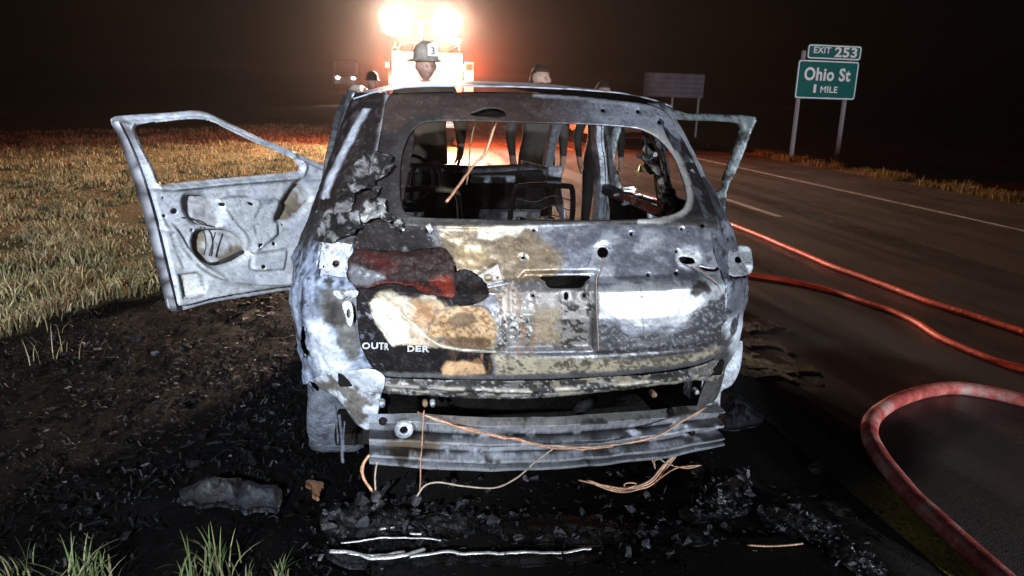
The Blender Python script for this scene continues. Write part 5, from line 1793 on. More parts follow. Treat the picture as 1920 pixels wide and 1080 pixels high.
def heap(name, poly, hgt, seed, label, cat, tone=(0.05, 0.05, 0.055), dark=(0.012, 0.011, 0.011), cover=0.55, rough=0.35, sc=18, group=None, step=3.0, metal=0.0):
    pl = smooth_poly(poly, 4)
    pl = pl + (np.stack([fbm(np.c_[pl, pl[:, :1] * 0], 0.05, 3, seed), fbm(np.c_[pl, pl[:, :1] * 0], 0.05, 3, seed + 1)], 1) - 0.5) * 22
    px, py, F, bd = px_grid(pl, (), step)
    P = on_z(px, py, 0.0)
    _, _, dd = near_poly(px, py, pl)
    edge = sstep(0, 34, dd)
    rid = 1 - np.abs(2 * fbm(P, sc, 4, seed) - 1)
    rid2 = 1 - np.abs(2 * fbm(P, sc * 2.6, 3, seed + 6) - 1)
    h = hgt * 0.5 * edge * (0.30 + 0.75 * rid ** 2 * fbm(P, sc * 0.4, 3, seed + 4) * 1.5 + 0.28 * rid2 ** 2)
    P = P.copy()
    P[:, 2] = 0.006 + h
    # settle the footprint so it keeps its place when it gains height
    P[:, 1] -= 0.0
    c, pr = base_paint(P, seed + 2, tone, dark, sc, cover)
    pr[:, 0], pr[:, 1], pr[:, 2] = rough, metal, 1.0
    n0 = len(P)
    # close it down to the ground
    B = P.copy()
    B[:, 2] = -0.015
    bmv = np.where(bd)[0]
    ed = np.sort(np.concatenate([F[:, [0, 1]], F[:, [1, 2]], F[:, [2, 3]], F[:, [3, 0]]]), 1)
    u, cnt = np.unique(ed, axis=0, return_counts=True)
    be = u[cnt == 1]
    F2 = np.stack([be[:, 0], be[:, 1], be[:, 1] + n0, be[:, 0] + n0], 1)
    V = np.concatenate([P, B])
    FF = np.concatenate([F, F2])
    used = np.zeros(len(V), bool)
    used[FF.ravel()] = True
    new = np.cumsum(used) - 1
    o = link(name, mesh_np(name, V[used], new[FF], np.concatenate([c, c])[used], np.concatenate([pr, pr])[used]), M_ASHD)
    tag(o, label, cat, group)
    return o


fb = empty('fallen_bumper', tuple(on_z(np.array([900.0]), np.array([1030.0]))[0]), 'melted black rear bumper with a bright trim strip lying below the wreck', 'bumper')
for nm, poly, h_, sd in (('melted_shell', [(598, 968), (640, 948), (720, 946), (800, 962), (860, 950), (892, 968), (878, 1004), (820, 1010), (760, 1016), (680, 1018), (625, 1012)], 0.10, 401),
                         ('melted_shell', [(880, 985), (960, 975), (1040, 968), (1130, 972), (1210, 985), (1300, 996), (1340, 1008), (1290, 1024), (1180, 1018), (1080, 1024), (960, 1020)], 0.055, 411),
                         ('melted_shell', [(612, 1030), (700, 1048), (800, 1042), (1000, 1042), (1100, 1040), (1110, 1056), (900, 1062), (760, 1064), (650, 1058)], 0.02, 416)):
    o = heap(nm, poly, h_, sd, None, None, (0.024, 0.025, 0.030), (0.005, 0.005, 0.005), 0.55, 0.26, 26)
    o.parent = fb
    o.matrix_parent_inverse = Matrix.Translation(-fb.location)
M_STRIP = plain('bright_trim', (0.72, 0.73, 0.75), 0.28, 0.55, 0.35, 30, 0.3, c2=(0.85, 0.85, 0.86))


def gline(pts, z, n=6):
    l_ = smooth_line(np.array(pts, float), n)
    return on_z(l_[:, 0], l_[:, 1], z)


for q, r_ in (([(621, 1034), (670, 1040), (707, 1047), (762, 1041), (797, 1029)], 0.009), ([(650, 1040), (700, 1041), (760, 1033)], 0.006), ([(770, 1045), (836, 1036), (872, 1038), (910, 1036), (946, 1037)], 0.007), ([(948, 1037), (990, 1034), (1022, 1037), (1053, 1036)], 0.007),
              ([(1056, 1036), (1082, 1032), (1110, 1028)], 0.006), ([(640, 1020), (690, 1012), (740, 1008), (800, 1010), (826, 1014)], 0.004), ([(712, 992), (740, 988)], 0.006), ([(770, 1000), (790, 1002)], 0.005)):
    P = gline(q, 0.03)
    P = P + (np.stack([fbm(P, 12, 3, 421 + k) for k in range(3)], 1) - 0.5) * 0.02
    MB().tube(P, [r_ * (0.7 + 0.6 * v) for v in fbm(P, 20, 2, 425)], 8, flat=0.6).build('trim_strip', M_STRIP, fb)

def flakes(name, n, poly_px, smin, smax, tone, seed, lift, label=None, parent=None):
    r_ = np.random.default_rng(seed)
    poly = on_z(np.array(poly_px, float)[:, 0], np.array(poly_px, float)[:, 1])[:, :2]
    lo, hi = poly.min(0), poly.max(0)
    x, y = r_.uniform(lo[0], hi[0], n * 5), r_.uniform(lo[1], hi[1], n * 5)
    k = in_poly(x, y, poly)
    x, y = x[k][:n], y[k][:n]
    n = len(x)
    s = smin * (smax / smin) ** (r_.random(n) ** 1.6)
    g = np.array([[-1, -.8], [0, -1], [1, -.7], [-1.1, .1], [0, 0], [1, .2], [-.8, .9], [.1, 1], [.9, .8]])
    V = np.zeros((n, 9, 3))
    V[..., :2] = g[None] * (1 + r_.uniform(-.4, .4, (n, 9, 2)))
    V[..., 2] = r_.uniform(-.45, .45, (n, 9))
    V = V * s[:, None, None] * np.stack([r_.uniform(.5, 1.4, n), r_.uniform(.4, 1.0, n), np.ones(n)], 1)[:, None]
    tx, ty, tz = r_.normal(0, .55, n), r_.normal(0, .45, n), r_.uniform(0, 6.28, n)
    out = np.zeros_like(V)
    for i in range(n):
        m = np.array(Euler((tx[i], ty[i], tz[i])).to_matrix())
        out[i] = V[i] @ m.T
    zz = r_.random(n) ** 1.5 * lift
    out += np.stack([x, y, zz - out[..., 2].min(1) * .6 + 0.003], 1)[:, None]
    q = np.array([[0, 1, 4, 3], [1, 2, 5, 4], [3, 4, 7, 6], [4, 5, 8, 7]])
    F = (np.arange(n)[:, None, None] * 9 + q[None]).reshape(-1, 4)
    c = np.array(tone)[None] * (0.3 + 1.3 * r_.random((n, 1)) ** 2 + 3.0 * (r_.random((n, 1)) > 0.95))
    pr = np.stack([r_.uniform(.18, .5, n), np.zeros(n), np.ones(n)], 1)
    ob = link(name, mesh_np(name, out.reshape(-1, 3), F, np.repeat(c, 9, 0), np.repeat(pr, 9, 0), False), M_CIND if name == 'singed_litter' else M_ASHD, parent)
    tag(ob, label, None, None, 'stuff')
    return ob


flakes('burnt_flakes', 170, [(596, 970), (640, 944), (720, 942), (800, 958), (890, 955), (885, 1010), (760, 1022), (620, 1020)], 0.006, 0.028, (0.018, 0.019, 0.024), 701, 0.05, parent=fb)
flakes('burnt_flakes', 170, [(880, 985), (960, 972), (1130, 966), (1300, 990), (1345, 1008), (1290, 1028), (1080, 1028), (940, 1024)], 0.005, 0.026, (0.019, 0.020, 0.025), 702, 0.035, parent=fb)
flakes('burnt_litter', 260, [(560, 960), (700, 900), (1000, 900), (1300, 870), (1420, 880), (1440, 1000), (1300, 1060), (700, 1070), (560, 1040)], 0.004, 0.022, (0.020, 0.020, 0.024), 703, 0.012, 'torn black flakes lying round the bumper remains')
flakes('ash_litter', 170, [(1420, 962), (1500, 958), (1560, 990), (1650, 1050), (1670, 1085), (1600, 1085), (1520, 1020), (1440, 1000)], 0.004, 0.020, (0.10, 0.10, 0.112), 704, 0.02, 'grey flakes of ash trailing towards the yellow line')
flakes('ash_litter', 160, [(1300, 925), (1362, 900), (1408, 885), (1412, 960), (1340, 980), (1285, 978)], 0.004, 0.020, (0.07, 0.07, 0.08), 705, 0.03, 'grey flakes of ash under the hanging copper wires')
flakes('singed_litter', 260, [(60, 640), (330, 600), (540, 560), (560, 780), (520, 880), (300, 880), (100, 800)], 0.005, 0.024, (0.013, 0.0135, 0.017), 706, 0.012, 'charred matted grass and flakes on the burnt ground')

heap('charred_roll', [(336, 930), (352, 914), (400, 902), (450, 900), (462, 918), (456, 946), (410, 950), (350, 944)], 0.13, 431, 'tapered charred roll of debris on the burnt ground left of the wreck', 'debris', (0.014, 0.015, 0.019), (0.005, 0.005, 0.006), 0.5, 0.45, 30)
heap('charred_block', [(456, 908), (500, 906), (523, 914), (524, 950), (490, 958), (452, 950)], 0.15, 436, 'square charred block butted against the tapered burnt roll', 'debris', (0.020, 0.022, 0.029), (0.006, 0.006, 0.007), 0.45, 0.42, 30)
heap('scorched_leaf', [(570, 908), (582, 902), (590, 906), (604, 908), (606, 920), (598, 934), (584, 930), (580, 918)], 0.03, 441, 'small orange brown scorched leaf left of the fallen bumper', 'leaf', (0.24, 0.12, 0.06), (0.12, 0.05, 0.025), 0.4, 0.6, 20, step=2.0)
heap('burnt_tyre', [(1346, 742), (1372, 734), (1402, 752), (1432, 782), (1420, 800), (1382, 806), (1350, 800)], 0.13, 446, 'slumped burnt tyre tread beside the rear right corner of the wreck', 'tyre', (0.034, 0.038, 0.050), (0.008, 0.008, 0.009), 0.5, 0.42, 18)
k0 = (('ash_clump', [(1282, 878), (1312, 872), (1322, 900), (1300, 922), (1280, 912)], 0.08, 451, 'upright ash grey clump beneath the hanging copper wires'),
      ('ash_clump', [(1330, 925), (1362, 905), (1400, 888), (1406, 930), (1400, 952), (1360, 955), (1325, 945)], 0.06, 456, 'ash clump with curling flakes right of the hanging copper wires'),
      ('ash_clump', [(1280, 960), (1340, 950), (1404, 952), (1400, 964), (1340, 976), (1284, 978)], 0.03, 461, 'long thin ash ridge between bumper remains and burnt ground'),
      ('ash_clump', [(1420, 968), (1450, 958), (1510, 964), (1545, 985), (1560, 1010), (1530, 1012), (1490, 1008), (1440, 990)], 0.06, 466, 'crumbly ash clump on the asphalt right of the bumper remains'),
      ('ash_clump', [(1545, 1010), (1590, 1022), (1640, 1050), (1664, 1082), (1620, 1082), (1570, 1050)], 0.06, 471, 'pale ash clump nearest the bottom edge beside the yellow line'),
      ('ash_clump', [(1512, 880), (1536, 866), (1548, 886), (1530, 894)], 0.05, 476, 'small lone ash clump nearest the hose bend'),
      ('ash_clump', [(1546, 942), (1570, 944), (1610, 958), (1640, 962), (1600, 970), (1560, 962)], 0.03, 481, 'narrow ash streak pointing at the hose'),
      ('ash_clump', [(1100, 972), (1136, 966), (1168, 968), (1160, 980), (1110, 982)], 0.05, 486, 'flat grey flake on top of the bumper remains'))
for nm, poly, h_, sd, lb in k0:
    heap(nm, poly, h_, sd, lb, 'debris', (0.11, 0.112, 0.122), (0.010, 0.010, 0.011), 0.60, 0.45, 34, 'ash clumps around the bumper remains', 2.4)
P = gline([(1400, 1022), (1440, 1024), (1480, 1022), (1505, 1019)], 0.012)
tag(MB().tube(P, 0.004, 6).build('bare_wire', M_WIRE), 'short length of bare copper wire lying on the asphalt', 'wire')


# chips and cinders nobody could count, over the burnt patch
def chips(name, n, poly, smin, smax, tone, seed, label, zlift=0.0):
    r_ = np.random.default_rng(seed)
    lo, hi = poly.min(0), poly.max(0)
    x = r_.uniform(lo[0], hi[0], n * 4)
    y = r_.uniform(lo[1], hi[1], n * 4)
    k = in_poly(x, y, poly)
    x, y = x[k][:n], y[k][:n]
    pn = np.stack([x, y, x * 0], 1)
    k = r_.random(len(x)) < sstep(0.40, 0.58, fbm(pn, 2.6, 3, seed)) + 0.05
    x, y = x[k], y[k]
    n = len(x)
    s = smin * (smax / smin) ** (r_.random(n) ** 1.8)
    z = np.where(x < -0.75, terrain_z(x, y) + 0.012, 0.004)
    cube = np.array([[-1, -1, 0], [1, -1, 0], [1, 1, 0], [-1, 1, 0], [-.6, -.5, .8], [.7, -.6, .5], [.5, .6, .9], [-.7, .5, .5]])
    V = cube[None] * (1 + r_.uniform(-.45, .45, (n, 8, 3)))
    V = V * (s[:, None] * np.array([1.3, 0.8, 0.35])[None] * r_.uniform(0.5, 1.3, (n, 3)))[:, None, :]
    a = r_.uniform(0, 6.28, n)
    ca, sa = np.cos(a)[:, None], np.sin(a)[:, None]
    V = np.stack([V[..., 0] * ca - V[..., 1] * sa, V[..., 0] * sa + V[..., 1] * ca, V[..., 2]], -1) + np.stack([x, y, z], 1)[:, None]
    o = np.arange(n)[:, None, None] * 8
    F = (o + np.array([[4, 5, 6, 7], [0, 1, 5, 4], [1, 2, 6, 5], [2, 3, 7, 6], [3, 0, 4, 7]])[None]).reshape(-1, 4)
    c = np.array(tone)[None] * (0.2 + 1.2 * r_.random((n, 1)) ** 3 + 6.0 * (r_.random((n, 1)) > 0.975))
    pr = np.tile(np.array([0.38, 0.0, 1.0]), (n, 1))
    ob = link(name, mesh_np(name, V.reshape(-1, 3), F, np.repeat(c, 8, 0), np.repeat(pr, 8, 0), False), M_CIND)
    tag(ob, label, None, None, 'stuff')
    return ob


chips('cinders', 2600, on_z(np.array([-60, 120, 330, 420, 560, 590, 560, 560, 200, -60]), np.array([660, 600, 560, 520, 500, 700, 800, 1000, 1000, 900]))[:, :2], 0.003, 0.022, (0.014, 0.0145, 0.016), 501, 'black cinders strewn over the burnt grass')
chips('bumper_crumbs', 1800, on_z(np.array([560, 900, 1380, 1660, 1640, 1500, 600]), np.array([1000, 930, 840, 960, 1076, 1076, 1080]))[:, :2], 0.003, 0.012, (0.030, 0.030, 0.034), 502, 'fine burnt crumbs scattered round the bumper remains')


# singed grass tufts in front
def tuft(px, py, n, h, spread, seed, label, green=0.6, leaf=0.0035):
    r_ = np.random.default_rng(seed)
    c0 = on_z(np.array([float(px)]), np.array([float(py)]))[0]
    V, F, C = [], [], []
    for k in range(n):
        a = r_.uniform(0, 6.28)
        l_ = h * r_.uniform(0.5, 1.2)
        b0 = c0 + np.array([r_.normal(0, spread), r_.normal(0, spread), -0.02])
        d = np.array([math.cos(a), math.sin(a), 0])
        sd = np.array([-d[1], d[0], 0])
        ln = r_.uniform(0.2, 1.1)
        i0 = len(V)
        for t in np.linspace(0, 1, 6):
            p = b0 + d * (ln * l_ * 0.75 * t ** 1.7) + np.array([0, 0, l_ * (t - 0.35 * ln * t ** 2.4)])
            w = leaf * (1 - t ** 1.6) * r_.uniform(0.8, 1.2) + 0.0002
            V += [p - sd * w, p + sd * w]
        for j in range(5):
            F.append([i0 + 2 * j, i0 + 2 * j + 1, i0 + 2 * j + 3, i0 + 2 * j + 2])
        cc = np.array([0.085, 0.115, 0.045]) if r_.random() < green else np.array([0.20, 0.185, 0.10])
        C += [cc * r_.uniform(0.6, 1.3)] * 12
    o = link('grass_tuft', mesh_np('grass_tuft', V, F, np.array(C), None, False), M_BLADE)
    tag(o, label, 'grass', 'singed grass tufts in front of the burnt ground')
    return o


tuft(30, 1074, 26, 0.12, 0.03, 601, 'sparse grass tuft nearest the lower left corner', 0.5)
tuft(160, 1092, 60, 0.17, 0.035, 602, 'fullest green grass tuft at the bottom edge', 0.75, 0.004)
tuft(395, 1084, 60, 0.17, 0.05, 603, 'wide spiky grass tuft with pale straws below the charred roll', 0.6, 0.004)
tuft(526, 1078, 16, 0.13, 0.015, 604, 'narrow upright grass tuft nearest the fallen bumper', 0.4)
tuft(470, 1098, 16, 0.10, 0.03, 605, 'low grass tuft between the spiky tuft and the narrow one', 0.7)
tuft(92, 668, 12, 0.22, 0.10, 606, 'few dry stalks surviving on the burnt ground below the grass edge', 0.0, 0.0025)
tuft(70, 612, 14, 0.2, 0.12, 607, 'dry stalks at the charred edge of the grass field', 0.0, 0.0025)

def residue(poly, label, tone, dark, seed):
    pl = smooth_poly(poly, 4)
    pl = pl + (np.stack([fbm(np.c_[pl, pl[:, :1] * 0], 0.05, 3, seed), fbm(np.c_[pl, pl[:, :1] * 0], 0.05, 3, seed + 1)], 1) - 0.5) * 26
    px, py, F, bd = px_grid(pl, (), 3.0)
    P = on_z(px, py, 0.0075)
    C = P[F].mean(1)
    F = F[fbm(C, 9, 4, seed + 2) > 0.40]
    used = np.zeros(len(P), bool)
    used[F.ravel()] = True
    new = np.cumsum(used) - 1
    P = P[used]
    P[:, 2] += 0.008 * fbm(P, 40, 3, seed + 4)
    c, pr = base_paint(P, seed, tone, dark, 30, 0.55)
    pr[:, 1] = 0
    o = link('foam_residue', mesh_np('foam_residue', P, new[F], c, pr), M_ASHD)
    return tag(o, label, 'foam', 'residue patches on the asphalt')


residue([(1386, 664), (1430, 658), (1490, 676), (1538, 704), (1510, 716), (1440, 706), (1384, 700)], 'pale greenish residue patch on the asphalt beside the wreck', (0.16, 0.17, 0.09), (0.05, 0.05, 0.03), 721)
residue([(1404, 596), (1450, 600), (1484, 612), (1450, 622), (1404, 616)], 'thin pale foam streak beside the right flank of the wreck', (0.15, 0.135, 0.11), (0.04, 0.035, 0.03), 731)
residue([(1400, 634), (1446, 636), (1490, 660), (1452, 652), (1400, 648)], 'thin foam streak just above the greenish residue', (0.13, 0.115, 0.10), (0.04, 0.035, 0.03), 741)

# ================================================================== HOSES
def hose_mat():
    m, nt, b = newmat('red_hose_jacket')
    tc = nd(nt, 'ShaderNodeTexCoord')
    n1 = nd(nt, 'ShaderNodeTexNoise', Scale=7.0, Detail=6.0, Roughness=0.7)
    n2 = nd(nt, 'ShaderNodeTexNoise', Scale=160.0, Detail=3.0)
    for n in (n1, n2):
        nt.links.new(tc.outputs['Object'], n.inputs['Vector'])
    c = ramp(nt, n1.outputs['Fac'], [(0.34, (0.26, 0.05, 0.045)), (0.48, (0.58, 0.11, 0.095)), (0.56, (0.66, 0.26, 0.23)), (0.66, (0.62, 0.45, 0.41))])
    nt.links.new(mixrgb(nt, c, ramp(nt, n2.outputs['Fac'], [(0.3, (0.7,) * 3), (0.7, (1.15,) * 3)]), 1.0, 'MULTIPLY'), b.inputs['Base Color'])
    b.inputs['Roughness'].default_value = 0.6
    bp = nd(nt, 'ShaderNodeBump', Strength=0.5, Distance=0.004)
    nt.links.new(n2.outputs['Fac'], bp.inputs['Height'])
    nt.links.new(bp.outputs[0], b.inputs['Normal'])
    return m


M_HOSE = hose_mat()


M_HOSE2 = plain('orange_red_hose_jacket', (0.85, 0.075, 0.035), 0.55, 0, 0.35, 9, 0.4)


def hose(pts, r_, label, mat, n=10):
    P = gline(pts, r_ * 0.9, n)
    rad = r_ * (0.94 + 0.12 * fbm(P, 5, 3, 611))
    P[:, 2] = rad * 0.86
    o = MB().tube(P, rad, 20, flat=0.86, up=(0, 0, 1)).build('fire_hose', mat)
    return tag(o, label, 'hose', 'charged fire hoses on the road')


hose([(1180, 360), (1300, 394), (1416, 438), (1470, 461), (1516, 480), (1565, 501), (1622, 521), (1674, 540), (1745, 567), (1833, 595), (1920, 623), (2040, 662)], 0.030, 'straight red fire hose farthest from the wreck, nearest the lane dash', M_HOSE2)
hose([(1240, 480), (1330, 502), (1416, 516), (1488, 528), (1565, 547), (1622, 567), (1674, 584), (1720, 605), (1762, 632), (1815, 656), (1868, 677), (1920, 691), (2040, 716)], 0.026, 'red fire hose with a gentle bend, running from the wreck between the other two', M_HOSE2)
hose([(2060, 785), (1985, 764), (1920, 750), (1859, 736), (1796, 727), (1747, 731), (1710, 740), (1666, 759), (1636, 785), (1631, 816), (1647, 850), (1673, 885), (1710, 929), (1747, 964), (1803, 1016), (1866, 1072), (1930, 1130)], 0.042, 'faded red fire hose doubling back in a hairpin loop', M_HOSE)

# ================================================================== SIGNS
M_GREEN = plain('sign_green_sheeting', (0.003, 0.125, 0.112), 0.4, 0, 0.12, 1.2)
M_SIGNW = plain('sign_white_sheeting', (0.80, 0.82, 0.84), 0.4, 0, 0.04, 3)
SY = 31.0
sb = on_y(np.array([1489.0, 1602.0, 1498.0, 1612.0]), np.array([183.0, 190.0, 108.0, 118.0]), SY)
sx0, sx1 = (sb[0][0] + sb[2][0]) / 2, (sb[1][0] + sb[3][0]) / 2
sz0, sz1 = (sb[0][2] + sb[1][2]) / 2, (sb[2][2] + sb[3][2]) / 2
tb = on_y(np.array([1516.0, 1617.0, 1517.0]), np.array([80.0, 88.0, 108.0]), SY)
tx0, tx1, tz1 = tb[0][0], tb[1][0], (tb[0][2] + tb[1][2]) / 2
gz = float(terrain_z(np.array([sx0]), np.array([SY]))[0])
sign = empty('exit_sign', ((sx0 + sx1) / 2, SY, gz), 'green highway exit sign reading Ohio St 1 mile on two posts', 'road sign')


def rrect(x0, x1, z0, z1, r_, y, n=6):
    pts = []
    for cx, cz, a0 in ((x1 - r_, z1 - r_, 0), (x0 + r_, z1 - r_, 90), (x0 + r_, z0 + r_, 180), (x1 - r_, z0 + r_, 270)):
        for k in range(n + 1):
            a = R(a0 + 90 * k / n)
            pts.append((cx + r_ * math.cos(a), y, cz + r_ * math.sin(a)))
    return pts


def panel(x0, x1, z0, z1, y, name, parent):
    p = MB().poly(rrect(x0, x1, z0, z1, 0.14, y), (0, 0.04, 0)).build(name, M_GREEN, parent)
    m = MB()
    o, i = rrect(x0 + 0.03, x1 - 0.03, z0 + 0.03, z1 - 0.03, 0.12, y - 0.006), rrect(x0 + 0.085, x1 - 0.085, z0 + 0.085, z1 - 0.085, 0.08, y - 0.006)
    vo, vi = [m.bm.verts.new(q) for q in o], [m.bm.verts.new(q) for q in i]
    for k in range(len(o)):
        j = (k + 1) % len(o)
        m.bm.faces.new((vo[k], vo[j], vi[j], vi[k]))
    m.build('border', M_SIGNW, p)
    return p


def sign_text(s, px0, px1, py0, py1, parent, name='lettering', off=0.012):
    q = on_y(np.array([px0, px1, (px0 + px1) / 2, (px0 + px1) / 2]), np.array([(py0 + py1) / 2] * 2 + [py1, py0]), SY)
    me = text_mesh(s, 1.0, 0.004, 0, 1.08, off)
    co = np.zeros(len(me.vertices) * 3, np.float32)
    me.vertices.foreach_get('co', co)
    co = co.reshape(-1, 3)
    lo, hi = co.min(0), co.max(0)
    u = (co[:, 0] - lo[0]) / (hi[0] - lo[0])
    v = (co[:, 1] - lo[1]) / (hi[1] - lo[1])
    out = np.stack([q[0][0] + u * (q[1][0] - q[0][0]), np.full(len(u), SY - 0.012) - co[:, 2], q[2][2] + v * (q[3][2] - q[2][2])], 1)
    me.vertices.foreach_set('co', out.astype(np.float32).ravel())
    me.update()
    return link(name, me, M_SIGNW, parent)


mp = panel(sx0, sx1, sz0, sz1, SY, 'main_panel', sign)
tp = panel(tx0, tx1, sz1 + 0.02, tz1, SY, 'exit_tab', sign)
sign_text('Ohio St', 1508, 1595, 127, 152, mp, off=0.03)
sign_text('1', 1525, 1530, 158, 174, mp, off=0.02)
sign_text('MILE', 1538, 1570, 162, 174, mp, off=0.02)
sign_text('EXIT', 1526, 1558, 88, 100, tp, off=0.02)
sign_text('253', 1565, 1607, 89, 108, tp, off=0.03)
for fx in (0.10, 0.87):
    x = sx0 + (sx1 - sx0) * fx
    m = MB()
    m.box((x, SY + 0.12, (gz + tz1) / 2 - 0.3), (0.16, 0.02, tz1 - gz)).box((x, SY + 0.22, (gz + tz1) / 2 - 0.3), (0.16, 0.02, tz1 - gz)).box((x, SY + 0.17, (gz + tz1) / 2 - 0.3), (0.02, 0.08, tz1 - gz))
    m.build('post', M_GALV, sign)

# unlit sign farther up the road, turned to show dull grey
DY = 52.0
db = on_y(np.array([1207.0, 1321.0, 1206.0, 1318.0]), np.array([134.0, 141.0, 179.0, 186.0]), DY)
dx0, dx1 = db[[0, 2], 0].mean(), db[[1, 3], 0].mean()
dz1, dz0 = db[[0, 1], 2].mean(), db[[2, 3], 2].mean()
gz2 = float(terrain_z(np.array([dx0]), np.array([DY]))[0])
dsn = empty('grey_sign', ((dx0 + dx1) / 2, DY, gz2), 'dim grey highway sign panel farther off behind the wreck', 'road sign')
M_DULL = plain('dull_sign_sheet', (0.13, 0.13, 0.155), 0.7, 0.0, 0.3, 1.0, spec=0.1)
M_DULL2 = plain('dull_sign_relief', (0.19, 0.19, 0.215), 0.7, 0.0, 0.25, 1.5, spec=0.1)
dp = MB().box(((dx0 + dx1) / 2, DY, (dz0 + dz1) / 2), (dx1 - dx0, 0.05, dz1 - dz0), bevel=0.01).build('panel', M_DULL, dsn)
for k in range(5):
    MB().box(((dx0 + dx1) / 2, DY - 0.032, dz0 + (dz1 - dz0) * (0.1 + 0.2 * k)), (dx1 - dx0 - 0.1, 0.012, 0.05)).build('stiffener', M_DULL2, dp)
for k in (0.06, 0.5, 0.94):
    MB().box((dx0 + (dx1 - dx0) * k, DY + 0.10, (gz2 + dz1) / 2), (0.14, 0.14, dz1 - gz2)).build('post', M_GALV, dsn)

# ================================================================== PEOPLE
M_BODY = attr_mat('cloth_and_skin', 45.0, 0.4, 0.25)
M_HAIRD = plain('brown_hair', (0.055, 0.028, 0.016), 0.7, 0, 0.4, 60, 0.5)
M_BEARD = plain('red_brown_beard', (0.13, 0.055, 0.03), 0.8, 0, 0.4, 60, 0.5)
M_HELM = plain('cream_helmet', (0.40, 0.35, 0.29), 0.5, 0, 0.35, 14)
M_HELMB = plain('black_helmet', (0.02, 0.02, 0.022), 0.35, 0, 0.2, 8)


def person(x, y, top, face, coat, trousers, skin, label, hair=None, beard=False, helmet=None, bulky=1.0, arm=0.0, shield=None):
    """x, y on the ground, top = height of the bare crown; face = heading of the face, radians, 0 looks at -Y"""
    k = top / 1.80
    J = {'pel': (0, 0, .96, .150), 'sp': (0, 0, 1.12, .150), 'ch': (0, .01, 1.32, .165), 'nb': (0, .01, 1.475, .085), 'nk': (0, -.005, 1.56, .058)}
    E = [('pel', 'sp'), ('sp', 'ch'), ('ch', 'nb'), ('nb', 'nk')]
    for s, t in ((-1, 'l'), (1, 'r')):
        J['sh' + t] = (s * .19, .01, 1.43, .072)
        J['el' + t] = (s * .265, .03 - .05 * arm, 1.16, .056)
        J['wr' + t] = (s * .25, -.06 - .16 * arm, .93 + .10 * arm, .036)
        J['pm' + t] = (s * .245, -.09 - .20 * arm, .86 + .10 * arm, .034)
        J['hp' + t] = (s * .10, 0, .90, .105)
        J['kn' + t] = (s * .115, -.01, .50, .070)
        J['an' + t] = (s * .12, .03, .10, .052)
        J['to' + t] = (s * .135, -.16, .045, .042)
        E += [('ch', 'sh' + t), ('sh' + t, 'el' + t), ('el' + t, 'wr' + t), ('wr' + t, 'pm' + t), ('pel', 'hp' + t), ('hp' + t, 'kn' + t), ('kn' + t, 'an' + t), ('an' + t, 'to' + t)]
        for f_ in range(5):
            a = (f_ - 2) * .014
            ln = (.045, .075, .082, .076, .060)[f_]
            bx, by, bz = J['pm' + t][:3]
            o_ = .012 if f_ else .030
            J['f%d%s' % (f_, t)] = (bx - s * (.004 + o_ * (f_ == 0)), by + a * 1.6 - .012 * (f_ == 0), bz - .05, .0095)
            J['g%d%s' % (f_, t)] = (bx - s * (.022 + o_ * (f_ == 0)), by + a * 1.6 - .018, bz - .05 - ln * .8, .008)
            E += [('pm' + t, 'f%d%s' % (f_, t)), ('f%d%s' % (f_, t), 'g%d%s' % (f_, t))]
    names = list(J)
    me = bpy.data.meshes.new('person')
    co = [(J[n][0] * (bulky if abs(J[n][0]) > .15 else 1), J[n][1], J[n][2]) for n in names]
    me.from_pydata(co, [(names.index(a), names.index(b_)) for a, b_ in E], [])
    o = bpy.data.objects.new('person', me)
    COL.objects.link(o)
    o.modifiers.new('skin', 'SKIN')
    for i, n in enumerate(names):
        r_ = J[n][3] * (bulky if J[n][3] > .05 and n != 'nk' else 1)
        me.skin_vertices[0].data[i].radius = (r_, r_ * (0.78 if n in ('pel', 'sp', 'ch') else 1))
        me.skin_vertices[0].data[i].use_root = (n == 'pel')
    sm = o.modifiers.new('round', 'SUBSURF')
    sm.levels = sm.render_levels = 2
    dg = bpy.context.evaluated_depsgraph_get()
    bodym = bpy.data.meshes.new_from_object(o.evaluated_get(dg))
    bpy.data.objects.remove(o)
    bm = bmesh.new()
    bm.from_mesh(bodym)
    # head: skull with brow, nose, cheeks, chin and ears
    hz_, hc = 1.665, bmesh.ops.create_uvsphere(bm, u_segments=32, v_segments=24, radius=1.0)['verts']
    cf, sf = math.cos(face), math.sin(face)
    for v in hc:
        u = v.co.copy()
        fr = -u.y
        X_, Y_, Z_ = u.x * .077, u.y * .096, u.z * .122
        if u.z < -.2:
            X_ *= 1 - .28 * min(1, (-u.z - .2) / .8)
            Y_ -= .012 * max(0, fr)
        if fr > .3:
            g_ = lambda a, b_, c_, d_: math.exp(-((u.x - a) / b_) ** 2 - ((u.z - c_) / d_) ** 2)
            Y_ -= .030 * g_(0, .13, -.12, .17) + .012 * g_(0, .20, -.62, .13) + .006 * g_(0, .5, .17, .09)
            Y_ += .014 * (g_(.36, .18, .04, .10) + g_(-.36, .18, .04, .10)) + .006 * g_(0, .3, -.40, .05)
        if abs(u.x) > .9 and abs(u.z) < .30 and abs(u.y) < .4:
            X_ *= 1.22
        v.co = Vector((X_ * cf - Y_ * sf, X_ * sf + Y_ * cf - .012, hz_ + Z_))
    nb = len(bm.verts) - len(hc)
    me2 = bpy.data.meshes.new('person')
    bm.to_mesh(me2)
    bm.free()
    n_ = len(me2.vertices)
    P = np.zeros(n_ * 3, np.float32)
    me2.vertices.foreach_get('co', P)
    P = P.reshape(-1, 3).astype(float)
    c = np.tile(np.array(coat, float), (n_, 1))
    c[(P[:, 2] < .97) & (np.abs(P[:, 0]) < .215 * bulky)] = trousers
    c[P[:, 2] < .12] = (.02, .018, .016)
    c[(P[:, 2] > 1.52)] = skin
